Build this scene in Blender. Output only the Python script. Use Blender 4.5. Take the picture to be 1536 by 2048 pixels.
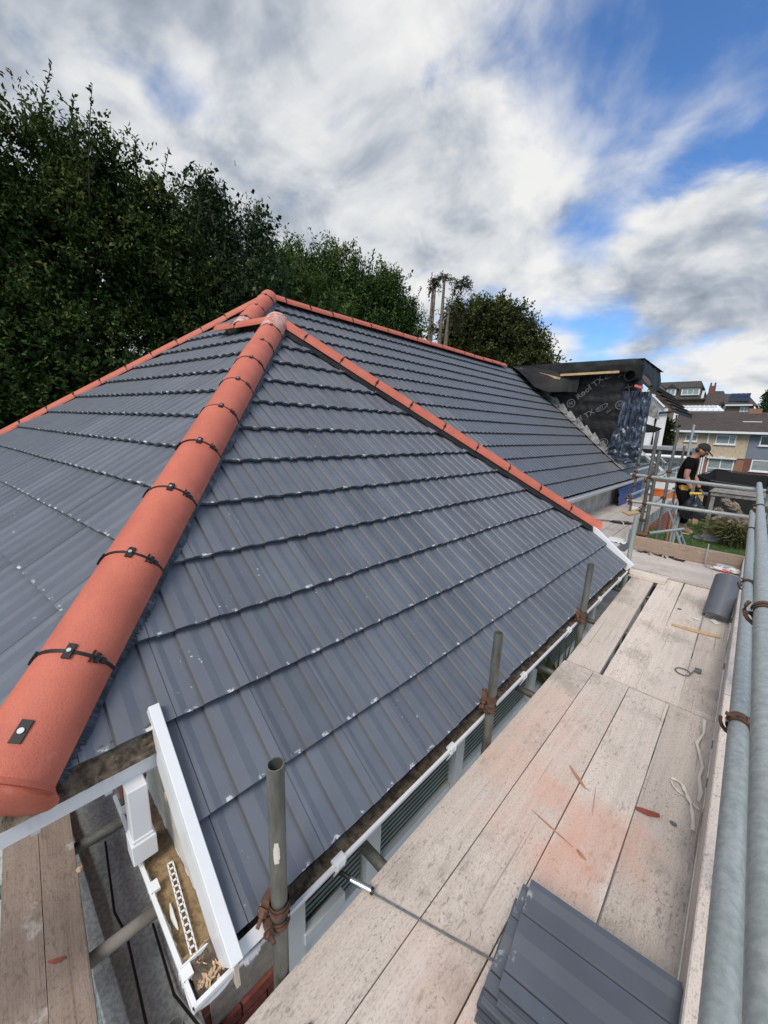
import bpy, bmesh, math, random
import numpy as np
from mathutils import Vector, Matrix, noise

random.seed(7); rng = np.random.default_rng(7)
for o in list(bpy.data.objects): bpy.data.objects.remove(o)
C = bpy.context.scene.collection
scene = bpy.context.scene
R = math.radians
GZ = -3.9            # garden level; the lens sits at the origin, 1.685 m above the scaffold boards
DZ = -1.685          # top of the scaffold boards

# ------------------------------------------------------------------ camera, sky, sun, exposure
cam = bpy.data.cameras.new('camera'); camo = bpy.data.objects.new('camera', cam); C.objects.link(camo)
Wm = ((0.72029, -0.17769, 0.67053), (0.69264, 0.13161, -0.70917), (0.03777, 0.97525, 0.21787))
camo.matrix_world = Matrix(Wm).to_4x4()
cam.sensor_fit = 'HORIZONTAL'; cam.sensor_width = 36.0; cam.lens = 763.07/1536*36.0
cam.clip_start = 0.05; cam.clip_end = 3000
scene.camera = camo

SUN_AZ, SUN_EL = R(166), R(50)      # azimuth from +Y towards +X, elevation
world = bpy.data.worlds.new('World'); scene.world = world; world.use_nodes = True
def build_world():
    nt = world.node_tree; nt.nodes.clear(); N = nt.nodes; L = nt.links
    out = N.new('ShaderNodeOutputWorld'); bg = N.new('ShaderNodeBackground'); bg.inputs['Strength'].default_value = 0.1
    L.new(bg.outputs[0], out.inputs[0])
    sky = N.new('ShaderNodeTexSky'); sky.sky_type = 'NISHITA'; sky.sun_disc = False
    sky.sun_elevation = SUN_EL; sky.sun_rotation = SUN_AZ
    sky.air_density = 1.0; sky.dust_density = 0.3; sky.ozone_density = 3.0
    tc = N.new('ShaderNodeTexCoord')
    nrm = N.new('ShaderNodeVectorMath'); nrm.operation = 'NORMALIZE'; L.new(tc.outputs['Generated'], nrm.inputs[0])
    sep = N.new('ShaderNodeSeparateXYZ'); L.new(nrm.outputs[0], sep.inputs[0])
    def math_(op, a, b=None, c=None, clamp=False):
        m = N.new('ShaderNodeMath'); m.operation = op; m.use_clamp = clamp
        for i, v in enumerate((a, b, c)):
            if v is None: continue
            if isinstance(v, (int, float)): m.inputs[i].default_value = v
            else: L.new(v, m.inputs[i])
        return m.outputs[0]
    zz = math_('ADD', math_('MAXIMUM', sep.outputs[2], 0.0), 0.42)
    px = math_('DIVIDE', sep.outputs[0], zz); py = math_('DIVIDE', sep.outputs[1], zz); pz = math_('DIVIDE', math_('MULTIPLY', sep.outputs[2], 1.35), zz)
    comb = N.new('ShaderNodeCombineXYZ'); L.new(px, comb.inputs[0]); L.new(py, comb.inputs[1]); L.new(pz, comb.inputs[2])
    def fbm(vec, scale, detail, rough, off, dist=0.0):
        mp = N.new('ShaderNodeMapping'); mp.inputs['Location'].default_value = off; L.new(vec, mp.inputs[0])
        n = N.new('ShaderNodeTexNoise'); n.inputs['Scale'].default_value = scale; n.inputs['Detail'].default_value = detail
        n.inputs['Roughness'].default_value = rough; n.inputs['Distortion'].default_value = dist; L.new(mp.outputs[0], n.inputs['Vector'])
        return n.outputs[0]
    def lobe(v, k):
        d = N.new('ShaderNodeVectorMath'); d.operation = 'DOT_PRODUCT'; L.new(nrm.outputs[0], d.inputs[0]); d.inputs[1].default_value = Vector(v).normalized()
        return math_('POWER', math_('MAXIMUM', d.outputs['Value'], 0.0), k)
    n1 = fbm(comb.outputs[0], CLOUD_SCALE, 7, 0.50, CLOUD_OFF, 0.30)
    nd = fbm(comb.outputs[0], CLOUD_SCALE*3.1, 7, 0.60, (7.3, 2.2, 1.0), 0.5)
    acc = math_('ADD', math_('MULTIPLY_ADD', math_('SUBTRACT', n1, 0.5), 1.25, 0.5), math_('MULTIPLY_ADD', nd, 0.20, -0.10))
    ragged = math_('MULTIPLY_ADD', nd, 3.0, -0.5)
    for v, k, a in CLOUD_LOBES: acc = math_('ADD', acc, math_('MULTIPLY', math_('MULTIPLY', lobe(v, k), a), ragged))
    cov = N.new('ShaderNodeMapRange'); cov.interpolation_type = 'SMOOTHSTEP'
    cov.inputs['From Min'].default_value = 0.345; cov.inputs['From Max'].default_value = 0.60; L.new(acc, cov.inputs[0])
    # relief: a bank is bright where it thins towards the zenith and grey where more of it lies above
    up = N.new('ShaderNodeVectorMath'); up.operation = 'ADD'; up.inputs[1].default_value = (-0.05, 0.0, 0.10); L.new(comb.outputs[0], up.inputs[0])
    n2 = fbm(up.outputs[0], CLOUD_SCALE, 6, 0.52, CLOUD_OFF, 0.35); nd2 = fbm(up.outputs[0], CLOUD_SCALE*3.1, 5, 0.55, (7.3, 2.2, 1.0), 0.5)
    rel = math_('ADD', math_('SUBTRACT', n2, n1), math_('MULTIPLY', math_('SUBTRACT', nd2, nd), 0.30))
    n3_ = fbm(comb.outputs[0], CLOUD_SCALE*0.9, 5, 0.5, (1.3, 8.2, 3.0), 0.3)
    dens = math_('ADD', math_('ADD', rel, math_('MULTIPLY', math_('SUBTRACT', acc, 0.56), 0.30)), math_('MULTIPLY_ADD', n3_, 0.34, -0.15))
    ramp = N.new('ShaderNodeValToRGB'); e = ramp.color_ramp.elements
    e[0].position = 0.0; e[0].color = (5.5, 5.5, 5.45, 1)
    e[1].position = 1.0; e[1].color = (1.35, 1.65, 2.1, 1)
    m = e.new(0.34); m.color = (4.3, 4.45, 4.65, 1)
    m = e.new(0.62); m.color = (2.7, 3.0, 3.45, 1)
    mr = N.new('ShaderNodeMapRange'); mr.inputs['From Min'].default_value = -0.06; mr.inputs['From Max'].default_value = 0.20
    L.new(dens, mr.inputs[0]); L.new(mr.outputs[0], ramp.inputs[0])
    mix = N.new('ShaderNodeMix'); mix.data_type = 'RGBA'
    tint = N.new('ShaderNodeMix'); tint.data_type = 'RGBA'; tint.blend_type = 'MULTIPLY'; tint.inputs[0].default_value = 1.0
    tint.inputs[7].default_value = SKY_TINT; L.new(sky.outputs[0], tint.inputs[6])
    L.new(cov.outputs[0], mix.inputs[0]); L.new(tint.outputs[2], mix.inputs[6]); L.new(ramp.outputs[0], mix.inputs[7])
    L.new(mix.outputs[2], bg.inputs['Color'])
CLOUD_OFF = (3.1, 1.7, 0.4); CLOUD_SCALE = 1.75
SKY_TINT = (0.62, 0.88, 1.15, 1)
# directions of the open blue gaps (negative) and of the heavy banks (positive)
CLOUD_LOBES = [((-0.20, 0.79, 0.58), 50, -0.055), ((-0.42, 0.72, 0.55), 120, -0.05), ((-0.06, 0.80, 0.60), 60, -0.15), ((-0.03, 0.72, 0.69), 110, -0.12), ((-0.787, 0.312, 0.532), 420, -0.20), ((-0.32, 0.877, 0.36), 240, -0.15), ((-0.28, 0.94, 0.20), 500, -0.16), ((-0.34, 0.78, 0.53), 250, -0.06),
               ((-0.80, 0.20, 0.56), 6, 0.14), ((-0.14, 0.91, 0.39), 110, 0.22), ((-0.62, 0.68, 0.40), 30, 0.12), ((-0.05, 0.97, 0.22), 90, 0.10)]
build_world()
sl = bpy.data.lights.new('sun', 'SUN'); sl.energy = 1.7; sl.angle = R(26); sl.color = (1.0, 0.94, 0.86)
so = bpy.data.objects.new('sun', sl); C.objects.link(so)
sd = Vector((math.sin(SUN_AZ)*math.cos(SUN_EL), math.cos(SUN_AZ)*math.cos(SUN_EL), math.sin(SUN_EL)))
so.rotation_euler = (-sd).to_track_quat('-Z', 'Y').to_euler(); so.location = sd*60
vs = scene.view_settings; vs.view_transform = 'Standard'; vs.look = 'None'; vs.exposure = 0.68; vs.gamma = 1.0; vs.use_curve_mapping = False
scene.cycles.max_bounces = 6; scene.cycles.diffuse_bounces = 3; scene.cycles.glossy_bounces = 2; scene.cycles.transparent_max_bounces = 6
scene.cycles.use_denoising = True

# ------------------------------------------------------------------ materials
def lerp(a, b, t): return tuple(a[i]+(b[i]-a[i])*t for i in range(3))
class NT:
    def __init__(s, name):
        s.m = bpy.data.materials.new(name); s.m.use_nodes = True; s.t = s.m.node_tree; s.N = s.t.nodes; s.L = s.t.links
        s.b = s.N['Principled BSDF']; s._oc = None
    def set(s, inp, v):
        if hasattr(v, 'is_linked') or isinstance(v, bpy.types.NodeSocket): s.L.new(v, inp)
        else: inp.default_value = v
    def coords(s):
        if s._oc: return s._oc
        tc = s.N.new('ShaderNodeTexCoord'); oi = s.N.new('ShaderNodeObjectInfo')
        mu = s.N.new('ShaderNodeMath'); mu.operation = 'MULTIPLY'; mu.inputs[1].default_value = 37.0; s.L.new(oi.outputs['Random'], mu.inputs[0])
        ad = s.N.new('ShaderNodeVectorMath'); ad.operation = 'ADD'; s.L.new(tc.outputs['Object'], ad.inputs[0]); s.L.new(mu.outputs[0], ad.inputs[1])
        s._oc = ad.outputs[0]; s.rand = oi.outputs['Random']; s.uv = tc.outputs['UV']; s.obj = tc.outputs['Object']; return s._oc
    def noise(s, scale, detail=4, rough=0.55, stretch=None, vec=None):
        v = vec or s.coords()
        if stretch:
            mp = s.N.new('ShaderNodeMapping'); mp.inputs['Scale'].default_value = stretch; s.L.new(v, mp.inputs[0]); v = mp.outputs[0]
        n = s.N.new('ShaderNodeTexNoise'); n.inputs['Scale'].default_value = scale; n.inputs['Detail'].default_value = detail; n.inputs['Roughness'].default_value = rough
        s.L.new(v, n.inputs['Vector']); return n.outputs[0]
    def math(s, op, a, b=None, c=None, clamp=False):
        m = s.N.new('ShaderNodeMath'); m.operation = op; m.use_clamp = clamp
        for i, v in enumerate((a, b, c)):
            if v is not None: s.set(m.inputs[i], v)
        return m.outputs[0]
    def step(s, v, a, b):
        m = s.N.new('ShaderNodeMapRange'); m.interpolation_type = 'SMOOTHSTEP'; m.inputs['From Min'].default_value = a; m.inputs['From Max'].default_value = b
        s.L.new(v, m.inputs[0]); return m.outputs[0]
    def mix(s, f, a, b, mode='MIX'):
        m = s.N.new('ShaderNodeMix'); m.data_type = 'RGBA'; m.blend_type = mode
        s.set(m.inputs[0], f)
        for i, v in ((6, a), (7, b)):
            if isinstance(v, tuple): m.inputs[i].default_value = (*v[:3], 1)
            else: s.L.new(v, m.inputs[i])
        return m.outputs[2]
    def color(s, v):
        if isinstance(v, tuple): s.b.inputs['Base Color'].default_value = (*v[:3], 1)
        else: s.L.new(v, s.b.inputs['Base Color'])
    def rough(s, v): s.set(s.b.inputs['Roughness'], v)
    def bump(s, h, strength=0.3, dist=0.01):
        bn = s.N.new('ShaderNodeBump'); bn.inputs['Strength'].default_value = strength; bn.inputs['Distance'].default_value = dist
        s.L.new(h, bn.inputs['Height']); s.L.new(bn.outputs[0], s.b.inputs['Normal'])

def simple(name, col, rough=0.6, metal=0.0, var=0.25, scale=8, bump=0.0, bscale=60, col2=None, t=(0.35, 0.7), spec=None):
    k = NT(name); c2 = col2 or lerp(col, (0, 0, 0), var)
    n = k.noise(scale, 6); k.color(k.mix(k.step(n, *t), tuple(col), tuple(c2)))
    k.rough(rough); k.b.inputs['Metallic'].default_value = metal
    if spec is not None: k.b.inputs['Specular IOR Level'].default_value = spec
    if bump: k.bump(k.noise(bscale, 4), bump, 0.004)
    return k.m
MAT = {}
def tile_material(name, base, dark, chip=0.9):
    k = NT(name); k.coords()
    n = k.noise(5, 5); c = k.mix(k.step(n, 0.3, 0.75), base, dark)
    rv = k.math('MULTIPLY_ADD', k.rand, 0.22, 0.89)
    c = k.mix(1.0, c, rv, 'MULTIPLY') if False else c
    hs = k.N.new('ShaderNodeHueSaturation'); k.L.new(c, hs.inputs['Color']); k.L.new(rv, hs.inputs['Value']); c = hs.outputs[0]
    sp = k.N.new('ShaderNodeSeparateXYZ'); k.L.new(k.uv, sp.inputs[0]); u, v = sp.outputs[0], sp.outputs[1]
    # shadow lines of the two rib steps, painted in as dark brown bands
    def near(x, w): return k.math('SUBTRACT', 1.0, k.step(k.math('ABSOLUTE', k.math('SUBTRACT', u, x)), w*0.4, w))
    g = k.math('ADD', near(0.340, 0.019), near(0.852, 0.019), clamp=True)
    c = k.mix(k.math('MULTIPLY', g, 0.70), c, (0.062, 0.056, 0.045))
    # faint brush streaks of dust down the slope and lime bloom
    st = k.noise(1.0, 5, 0.65, stretch=(38, 3.0, 38)); c = k.mix(k.math('MULTIPLY', k.step(st, 0.62, 0.85), 0.10), c, (0.30, 0.31, 0.33))
    sp1 = k.noise(46, 2, 0.5); sp2 = k.noise(3.2, 3)
    m = k.math('MULTIPLY', k.step(sp1, 0.70, 0.74), k.step(sp2, 0.55, 0.68)); c = k.mix(m, c, (0.55, 0.56, 0.57))
    # chipped lime-white noses on the pans at the lower edge
    pan = k.math('ADD', k.math('MULTIPLY', k.step(u, 0.09, 0.13), k.math('SUBTRACT', 1.0, k.step(u, 0.26, 0.31))),
                 k.math('MULTIPLY', k.step(u, 0.62, 0.66), k.math('SUBTRACT', 1.0, k.step(u, 0.77, 0.82))))
    low = k.math('SUBTRACT', 1.0, k.step(v, 0.018, 0.05)); ch = k.math('MULTIPLY', k.step(k.noise(26, 4, 0.7), 0.50, 0.58), chip)
    edge = k.math('MULTIPLY', k.math('MULTIPLY', pan, low), ch); c = k.mix(edge, c, (0.66, 0.67, 0.68))
    k.color(c); k.rough(k.math('MULTIPLY_ADD', n, 0.22, 0.36)); k.b.inputs['Specular IOR Level'].default_value = 0.45
    k.bump(k.noise(240, 3), 0.10, 0.002)
    return k.m
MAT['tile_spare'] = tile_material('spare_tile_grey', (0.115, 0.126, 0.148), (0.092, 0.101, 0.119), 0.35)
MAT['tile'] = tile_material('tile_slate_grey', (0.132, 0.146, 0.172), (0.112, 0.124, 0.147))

k = NT('terracotta_paint'); k.coords(); n = k.noise(7, 5); f = k.noise(190, 2)
c = k.mix(k.step(n, 0.3, 0.75), (0.575, 0.155, 0.096), (0.49, 0.124, 0.077)); c = k.mix(k.math('MULTIPLY', k.step(f, 0.52, 0.72), 0.42), c, (0.30, 0.075, 0.045))
c = k.mix(k.math('MULTIPLY', k.step(k.noise(16, 4), 0.64, 0.8), 0.35), c, (0.62, 0.35, 0.28)); k.color(c); k.rough(0.62); k.bump(k.noise(170, 5, 0.65), 0.45, 0.005); MAT['terracotta'] = k.m
k = NT('terracotta_mortared'); n = k.noise(14, 6, 0.65); k.color(k.mix(k.step(n, 0.38, 0.62), (0.50, 0.16, 0.11), (0.58, 0.42, 0.37))); k.rough(0.8); k.bump(k.noise(60, 5), 0.4, 0.01); MAT['mortared'] = k.m
MAT['black_plastic'] = simple('black_plastic', (0.012, 0.012, 0.013), 0.42, var=0.3)
MAT['screw'] = simple('zinc_screw', (0.62, 0.62, 0.62), 0.35, 0.6)
MAT['underlay'] = simple('underlay_felt', (0.012, 0.012, 0.013), 0.9)
MAT['mortar'] = simple('bedding_mortar', (0.19, 0.18, 0.16), 0.95, col2=(0.055, 0.047, 0.038), scale=14, bump=0.7, bscale=40)

k = NT('pvc_white'); n = k.noise(3, 5); n2 = k.noise(1.0, 5, 0.6, stretch=(9, 9, 2.2))
c = k.mix(k.math('MULTIPLY', k.step(n2, 0.52, 0.78), 0.28), (0.77, 0.78, 0.79), (0.52, 0.49, 0.42)); k.color(c); k.rough(0.32); k.bump(k.noise(9, 3), 0.03, 0.01); MAT['pvc'] = k.m
k = NT('pvc_stained'); n = k.noise(5, 6, 0.65); n2 = k.noise(1.2, 5, 0.6, stretch=(5, 5, 14))
c = k.mix(k.step(n, 0.42, 0.72), (0.66, 0.64, 0.58), (0.42, 0.33, 0.20)); c = k.mix(k.math('MULTIPLY', k.step(n2, 0.55, 0.75), 0.6), c, (0.20, 0.15, 0.09)); k.color(c); k.rough(0.5); MAT['pvc_dirty'] = k.m
k = NT('gutter_muck'); n = k.noise(30, 6, 0.7); n2 = k.noise(9, 4)
c = k.mix(k.step(n, 0.35, 0.65), (0.055, 0.040, 0.027), (0.185, 0.14, 0.095)); c = k.mix(k.math('MULTIPLY', k.step(n2, 0.55, 0.7), 0.6), c, (0.31, 0.27, 0.20)); k.color(c); k.rough(0.85); k.bump(n, 0.9, 0.02); MAT['muck'] = k.m
k = NT('gutter_silt'); n = k.noise(55, 5, 0.7); n2 = k.noise(6, 5)
c = k.mix(k.step(n, 0.4, 0.7), (0.30, 0.205, 0.105), (0.15, 0.10, 0.055)); c = k.mix(k.math('MULTIPLY', k.step(n2, 0.5, 0.68), 0.75), c, (0.085, 0.06, 0.04)); k.color(c); k.rough(0.8); k.bump(n, 0.5, 0.01); MAT['silt'] = k.m

def board_material(name, a, b, dark, dust=True, red=0.0):
    k = NT(name); k.coords()
    gr = k.noise(1.0, 8, 0.62, stretch=(1.3, 26, 26)); fine = k.noise(1.0, 4, 0.6, stretch=(6, 170, 170)); bl = k.noise(3.0, 6, 0.6); bl2 = k.noise(1.1, 3)
    c = k.mix(k.math('MULTIPLY', k.step(gr, 0.32, 0.72), 0.75), a, b)
    c = k.mix(k.math('MULTIPLY', k.step(fine, 0.5, 0.75), 0.20), c, dark)
    sc = k.math('MULTIPLY', k.step(k.noise(1.0, 4, 0.7, stretch=(20, 60, 60)), 0.54, 0.64), k.step(k.noise(3.0, 4), 0.42, 0.60)); c = k.mix(k.math('MULTIPLY', sc, 0.50), c, dark)
    sm = k.math('MULTIPLY', k.step(k.noise(1.0, 3, 0.6, stretch=(90, 190, 190)), 0.48, 0.66), 0.34); c = k.mix(sm, c, dark)
    c = k.mix(k.math('MULTIPLY', k.step(bl, 0.52, 0.72), 0.42), c, dark)
    c = k.mix(k.math('MULTIPLY', k.step(bl2, 0.55, 0.75), 0.35), c, lerp(b, (0.5, 0.36, 0.22), 0.5))
    hv = k.N.new('ShaderNodeHueSaturation'); k.L.new(c, hv.inputs['Color']); k.L.new(k.math('MULTIPLY_ADD', k.rand, 0.24, 0.86), hv.inputs['Value']); c = hv.outputs[0]
    speck = k.math('MULTIPLY', k.step(k.noise(70, 3, 0.6), 0.60, 0.66), k.step(k.noise(5, 3), 0.40, 0.58)); c = k.mix(k.math('MULTIPLY', speck, 0.5), c, (0.10, 0.085, 0.075))
    crack = k.noise(1.0, 2, 0.4, stretch=(0.8, 60, 60)); c = k.mix(k.math('MULTIPLY', k.step(crack, 0.685, 0.72), 0.40), c, (0.09, 0.075, 0.065))
    cem = k.math('MULTIPLY', k.step(k.noise(7, 5, 0.7), 0.60, 0.72), 0.45); c = k.mix(cem, c, (0.62, 0.60, 0.58))
    if dust:   # brick-red cutting dust where the ridge tiles were cut
        geo = k.N.new('ShaderNodeNewGeometry')
        wob = k.N.new('ShaderNodeTexNoise'); wob.inputs['Scale'].default_value = 5.0; wob.inputs['Detail'].default_value = 5; k.L.new(geo.outputs['Position'], wob.inputs['Vector'])
        for (cx, cy, r, amt) in ((-0.22, 1.66, 0.30, 0.95), (-0.24, 1.36, 0.22, 0.7), (-0.60, 1.75, 0.42, 0.55), (-0.42, 1.45, 0.30, 0.40), (-0.36, 0.75, 0.22, 0.35), (-0.62, 2.25, 0.40, 0.40)):
            d = k.N.new('ShaderNodeVectorMath'); d.operation = 'DISTANCE'; k.L.new(geo.outputs['Position'], d.inputs[0]); d.inputs[1].default_value = (cx, cy, DZ)
            dd = k.math('ADD', d.outputs['Value'], k.math('MULTIPLY_ADD', wob.outputs[0], 0.5, -0.25))
            f = k.math('MULTIPLY', k.math('SUBTRACT', 1.0, k.step(dd, r*0.15, r)), amt*0.50); c = k.mix(f, c, (0.66, 0.32, 0.22))
    k.color(c); k.rough(0.86); k.b.inputs['Specular IOR Level'].default_value = 0.25
    h = k.math('ADD', k.math('MULTIPLY', gr, 0.6), k.math('MULTIPLY', fine, 0.5)); k.bump(h, 0.35, 0.006)
    return k.m
MAT['board'] = board_material('scaffold_board_wood', (0.70, 0.61, 0.53), (0.58, 0.495, 0.43), (0.23, 0.195, 0.17))
MAT['board_grey'] = board_material('scaffold_board_grey', (0.60, 0.54, 0.49), (0.47, 0.42, 0.38), (0.22, 0.195, 0.175), dust=False)
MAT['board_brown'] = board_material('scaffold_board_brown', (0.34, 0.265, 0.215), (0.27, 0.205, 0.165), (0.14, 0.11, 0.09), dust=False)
MAT['toe'] = board_material('toe_board_wood', (0.40, 0.30, 0.225), (0.30, 0.215, 0.155), (0.13, 0.10, 0.08), dust=False)
MAT['batten'] = simple('pine_batten', (0.60, 0.41, 0.22), 0.75, var=0.3, scale=14)
MAT['oldwood'] = simple('weathered_timber', (0.30, 0.28, 0.25), 0.9, col2=(0.16, 0.145, 0.125), scale=9)
k = NT('galvanised_tube'); n = k.noise(60, 6, 0.7); n2 = k.noise(7, 5)
c = k.mix(k.step(n, 0.32, 0.70), (0.47, 0.495, 0.475), (0.31, 0.345, 0.325)); c = k.mix(k.math('MULTIPLY', k.step(n2, 0.45, 0.75), 0.35), c, (0.30, 0.345, 0.315)); c = k.mix(k.math('MULTIPLY', k.step(k.noise(11, 4), 0.70, 0.80), 0.35), c, (0.36, 0.25, 0.18))
k.color(c); k.b.inputs['Metallic'].default_value = 0.35; k.rough(k.math('MULTIPLY_ADD', n, 0.3, 0.36)); k.bump(n, 0.12, 0.003); MAT['galv'] = k.m
k = NT('dull_tube'); n = k.noise(22, 6, 0.65, stretch=(1, 1, 0.25)); n2 = k.noise(4, 4)
c = k.mix(k.step(n, 0.35, 0.68), (0.185, 0.19, 0.17), (0.10, 0.098, 0.085)); c = k.mix(k.math('MULTIPLY', k.step(n2, 0.52, 0.66), 0.55), c, (0.155, 0.21, 0.19)); c = k.mix(k.math('MULTIPLY', k.step(k.noise(9, 3), 0.72, 0.76), 0.8), c, (0.50, 0.46, 0.38))
k.color(c); k.b.inputs['Metallic'].default_value = 0.35; k.rough(0.5); k.bump(n, 0.15, 0.003); MAT['dull'] = k.m
MAT['rust'] = simple('rusted_steel', (0.155, 0.072, 0.042), 0.85, var=0.2, col2=(0.075, 0.040, 0.028), scale=30, bump=0.5, bscale=70)
MAT['rust_tube'] = simple('rusty_tube', (0.20, 0.135, 0.11), 0.75, 0.2, col2=(0.12, 0.10, 0.09), scale=7)
MAT['chrome'] = simple('polished_steel', (0.72, 0.73, 0.75), 0.16, 1.0, var=0.1)
MAT['alu'] = simple('ladder_aluminium', (0.58, 0.60, 0.62), 0.4, 0.7, var=0.2)

k = NT('roofing_membrane'); n = k.noise(6, 5); k.color(k.mix(k.step(n, 0.35, 0.7), (0.0095, 0.0095, 0.010), (0.019, 0.018, 0.018))); k.rough(0.55); k.b.inputs['Specular IOR Level'].default_value = 0.3; k.bump(k.noise(11, 4, 0.5, stretch=(1, 1, 2.2)), 0.4, 0.03); MAT['membrane'] = k.m
MAT['rubber'] = simple('rubber_roof_sheet', (0.0075, 0.008, 0.0085), 0.6, spec=0.25, col2=(0.018, 0.0185, 0.0185), scale=5, bump=0.1, bscale=12)
k = NT('blue_black_plastic'); n = k.noise(9, 6, 0.6, stretch=(2.5, 2.5, 0.7)); k.color(k.mix(k.step(n, 0.45, 0.75), (0.026, 0.034, 0.052), (0.13, 0.17, 0.225))); k.rough(0.3); k.bump(k.noise(7, 4), 0.5, 0.03); MAT['dpc'] = k.m
MAT['print_grey'] = simple('membrane_print_grey', (0.14, 0.144, 0.148), 0.6, var=0.15)
MAT['lead'] = simple('lead_flashing', (0.33, 0.33, 0.315), 0.6, 0.1, col2=(0.15, 0.145, 0.125), scale=12, bump=0.2, bscale=25)
MAT['foil'] = simple('bright_lead', (0.50, 0.54, 0.58), 0.3, 0.6, col2=(0.22, 0.25, 0.28), scale=9, bump=0.6, bscale=14)
MAT['glass'] = None
k = NT('window_glass'); k.color((0.15, 0.18, 0.17)); k.rough(0.10); k.b.inputs['Specular IOR Level'].default_value = 0.8; MAT['glass'] = k.m
MAT['glass_pale'] = simple('pale_curtained_glass', (0.30, 0.335, 0.325), 0.18, var=0.2, col2=(0.22, 0.25, 0.245), scale=3, spec=0.6)
MAT['glass_dark'] = simple('dark_glass', (0.020, 0.024, 0.028), 0.1, var=0.2, spec=0.6)
MAT['blind'] = simple('pale_blind_slats', (0.33, 0.375, 0.35), 0.5, var=0.15)
MAT['frame_white'] = simple('white_window_frame', (0.76, 0.78, 0.78), 0.4, var=0.08)
k = NT('red_brick'); n = k.noise(40, 4); oi = k.rand; c = k.mix(k.step(n, 0.35, 0.7), (0.23, 0.062, 0.042), (0.15, 0.040, 0.030)); hs = k.N.new('ShaderNodeHueSaturation'); k.L.new(c, hs.inputs['Color']); k.L.new(k.math('MULTIPLY_ADD', oi, 0.5, 0.75), hs.inputs['Value']); k.color(hs.outputs[0]); k.rough(0.9); k.bump(n, 0.4, 0.004); MAT['brick'] = k.m
MAT['mortar_joint'] = simple('mortar_joint', (0.34, 0.30, 0.27), 0.95, var=0.3, scale=30)
MAT['render_white'] = simple('white_render', (0.74, 0.75, 0.75), 0.85, var=0.10, scale=3, bump=0.2, bscale=90)
MAT['render_grey'] = simple('grubby_render', (0.50, 0.49, 0.46), 0.9, col2=(0.33, 0.315, 0.285), scale=5, bump=0.3, bscale=70)
MAT['pebbledash'] = simple('pebbledash_beige', (0.52, 0.43, 0.30), 0.95, col2=(0.41, 0.335, 0.23), scale=7, bump=0.6, bscale=40)
MAT['render_blue'] = simple('grey_blue_render', (0.185, 0.215, 0.255), 0.9, var=0.15, scale=4)
def brick_pattern(name, a, b, mort, scale=1.0, row=0.075):
    k = NT(name); k.coords(); sp = k.N.new('ShaderNodeSeparateXYZ'); k.L.new(k.obj, sp.inputs[0]); cb = k.N.new('ShaderNodeCombineXYZ')
    s = k.math('ADD', sp.outputs[0], sp.outputs[1]); k.L.new(s, cb.inputs[0]); k.L.new(sp.outputs[2], cb.inputs[1])
    t = k.N.new('ShaderNodeTexBrick'); t.inputs['Scale'].default_value = 1.0; t.inputs['Brick Width'].default_value = 0.225*scale; t.inputs['Row Height'].default_value = row*scale; t.inputs['Mortar Size'].default_value = 0.010*scale
    t.inputs['Color1'].default_value = (*a, 1); t.inputs['Color2'].default_value = (*b, 1); t.inputs['Mortar'].default_value = (*mort, 1); k.L.new(cb.outputs[0], t.inputs['Vector'])
    k.color(k.mix(k.math('MULTIPLY', k.step(k.noise(3, 4), 0.4, 0.7), 0.4), t.outputs['Color'], lerp(a, (0, 0, 0), 0.4))); k.rough(0.92); k.bump(t.outputs['Fac'], -0.4, 0.01); return k.m
MAT['brick_far'] = brick_pattern('orange_brickwork', (0.33, 0.135, 0.062), (0.24, 0.10, 0.052), (0.30, 0.24, 0.19))
MAT['brick_far_red'] = brick_pattern('dark_red_brickwork', (0.21, 0.055, 0.040), (0.16, 0.045, 0.035), (0.22, 0.16, 0.13))
MAT['brick_far_brown'] = brick_pattern('brown_brickwork', (0.19, 0.125, 0.085), (0.14, 0.095, 0.065), (0.22, 0.18, 0.14))
def far_roof(name, a, b, row=0.32, col=0.3):
    k = NT(name); k.coords(); t = k.N.new('ShaderNodeTexBrick'); t.inputs['Scale'].default_value = 1.0; t.inputs['Brick Width'].default_value = col; t.inputs['Row Height'].default_value = row; t.inputs['Mortar Size'].default_value = 0.022
    t.inputs['Color1'].default_value = (*a, 1); t.inputs['Color2'].default_value = (*b, 1); t.inputs['Mortar'].default_value = (*lerp(a, (0, 0, 0), 0.62), 1); k.L.new(k.uv, t.inputs['Vector'])
    n = k.noise(0.9, 6, 0.65); c = k.mix(k.math('MULTIPLY', k.step(n, 0.42, 0.7), 0.55), t.outputs['Color'], lerp(b, (0, 0, 0), 0.45)); c = k.mix(k.math('MULTIPLY', k.step(k.noise(5, 4), 0.62, 0.75), 0.4), c, (0.22, 0.21, 0.16))
    k.color(c); k.rough(0.85); k.bump(t.outputs['Fac'], -0.6, 0.03); return k.m
MAT['roof_brown'] = far_roof('brown_concrete_tiles', (0.082, 0.062, 0.052), (0.062, 0.047, 0.040))
MAT['roof_old'] = far_roof('old_plain_tiles', (0.090, 0.075, 0.066), (0.066, 0.056, 0.050), 0.2, 0.2)
MAT['roof_red'] = far_roof('red_brown_tiles', (0.115, 0.072, 0.056), (0.088, 0.056, 0.046), 0.4, 0.33)
MAT['solar'] = simple('solar_glass', (0.018, 0.022, 0.035), 0.2, var=0.2)
MAT['felt_roof'] = simple('grey_mineral_felt', (0.52, 0.56, 0.54), 0.95, col2=(0.36, 0.39, 0.375), scale=60, bump=0.5, bscale=150, t=(0.4, 0.62))
MAT['flat_roof'] = simple('pale_flat_roof', (0.30, 0.315, 0.325), 0.8, var=0.2, scale=2)
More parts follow.
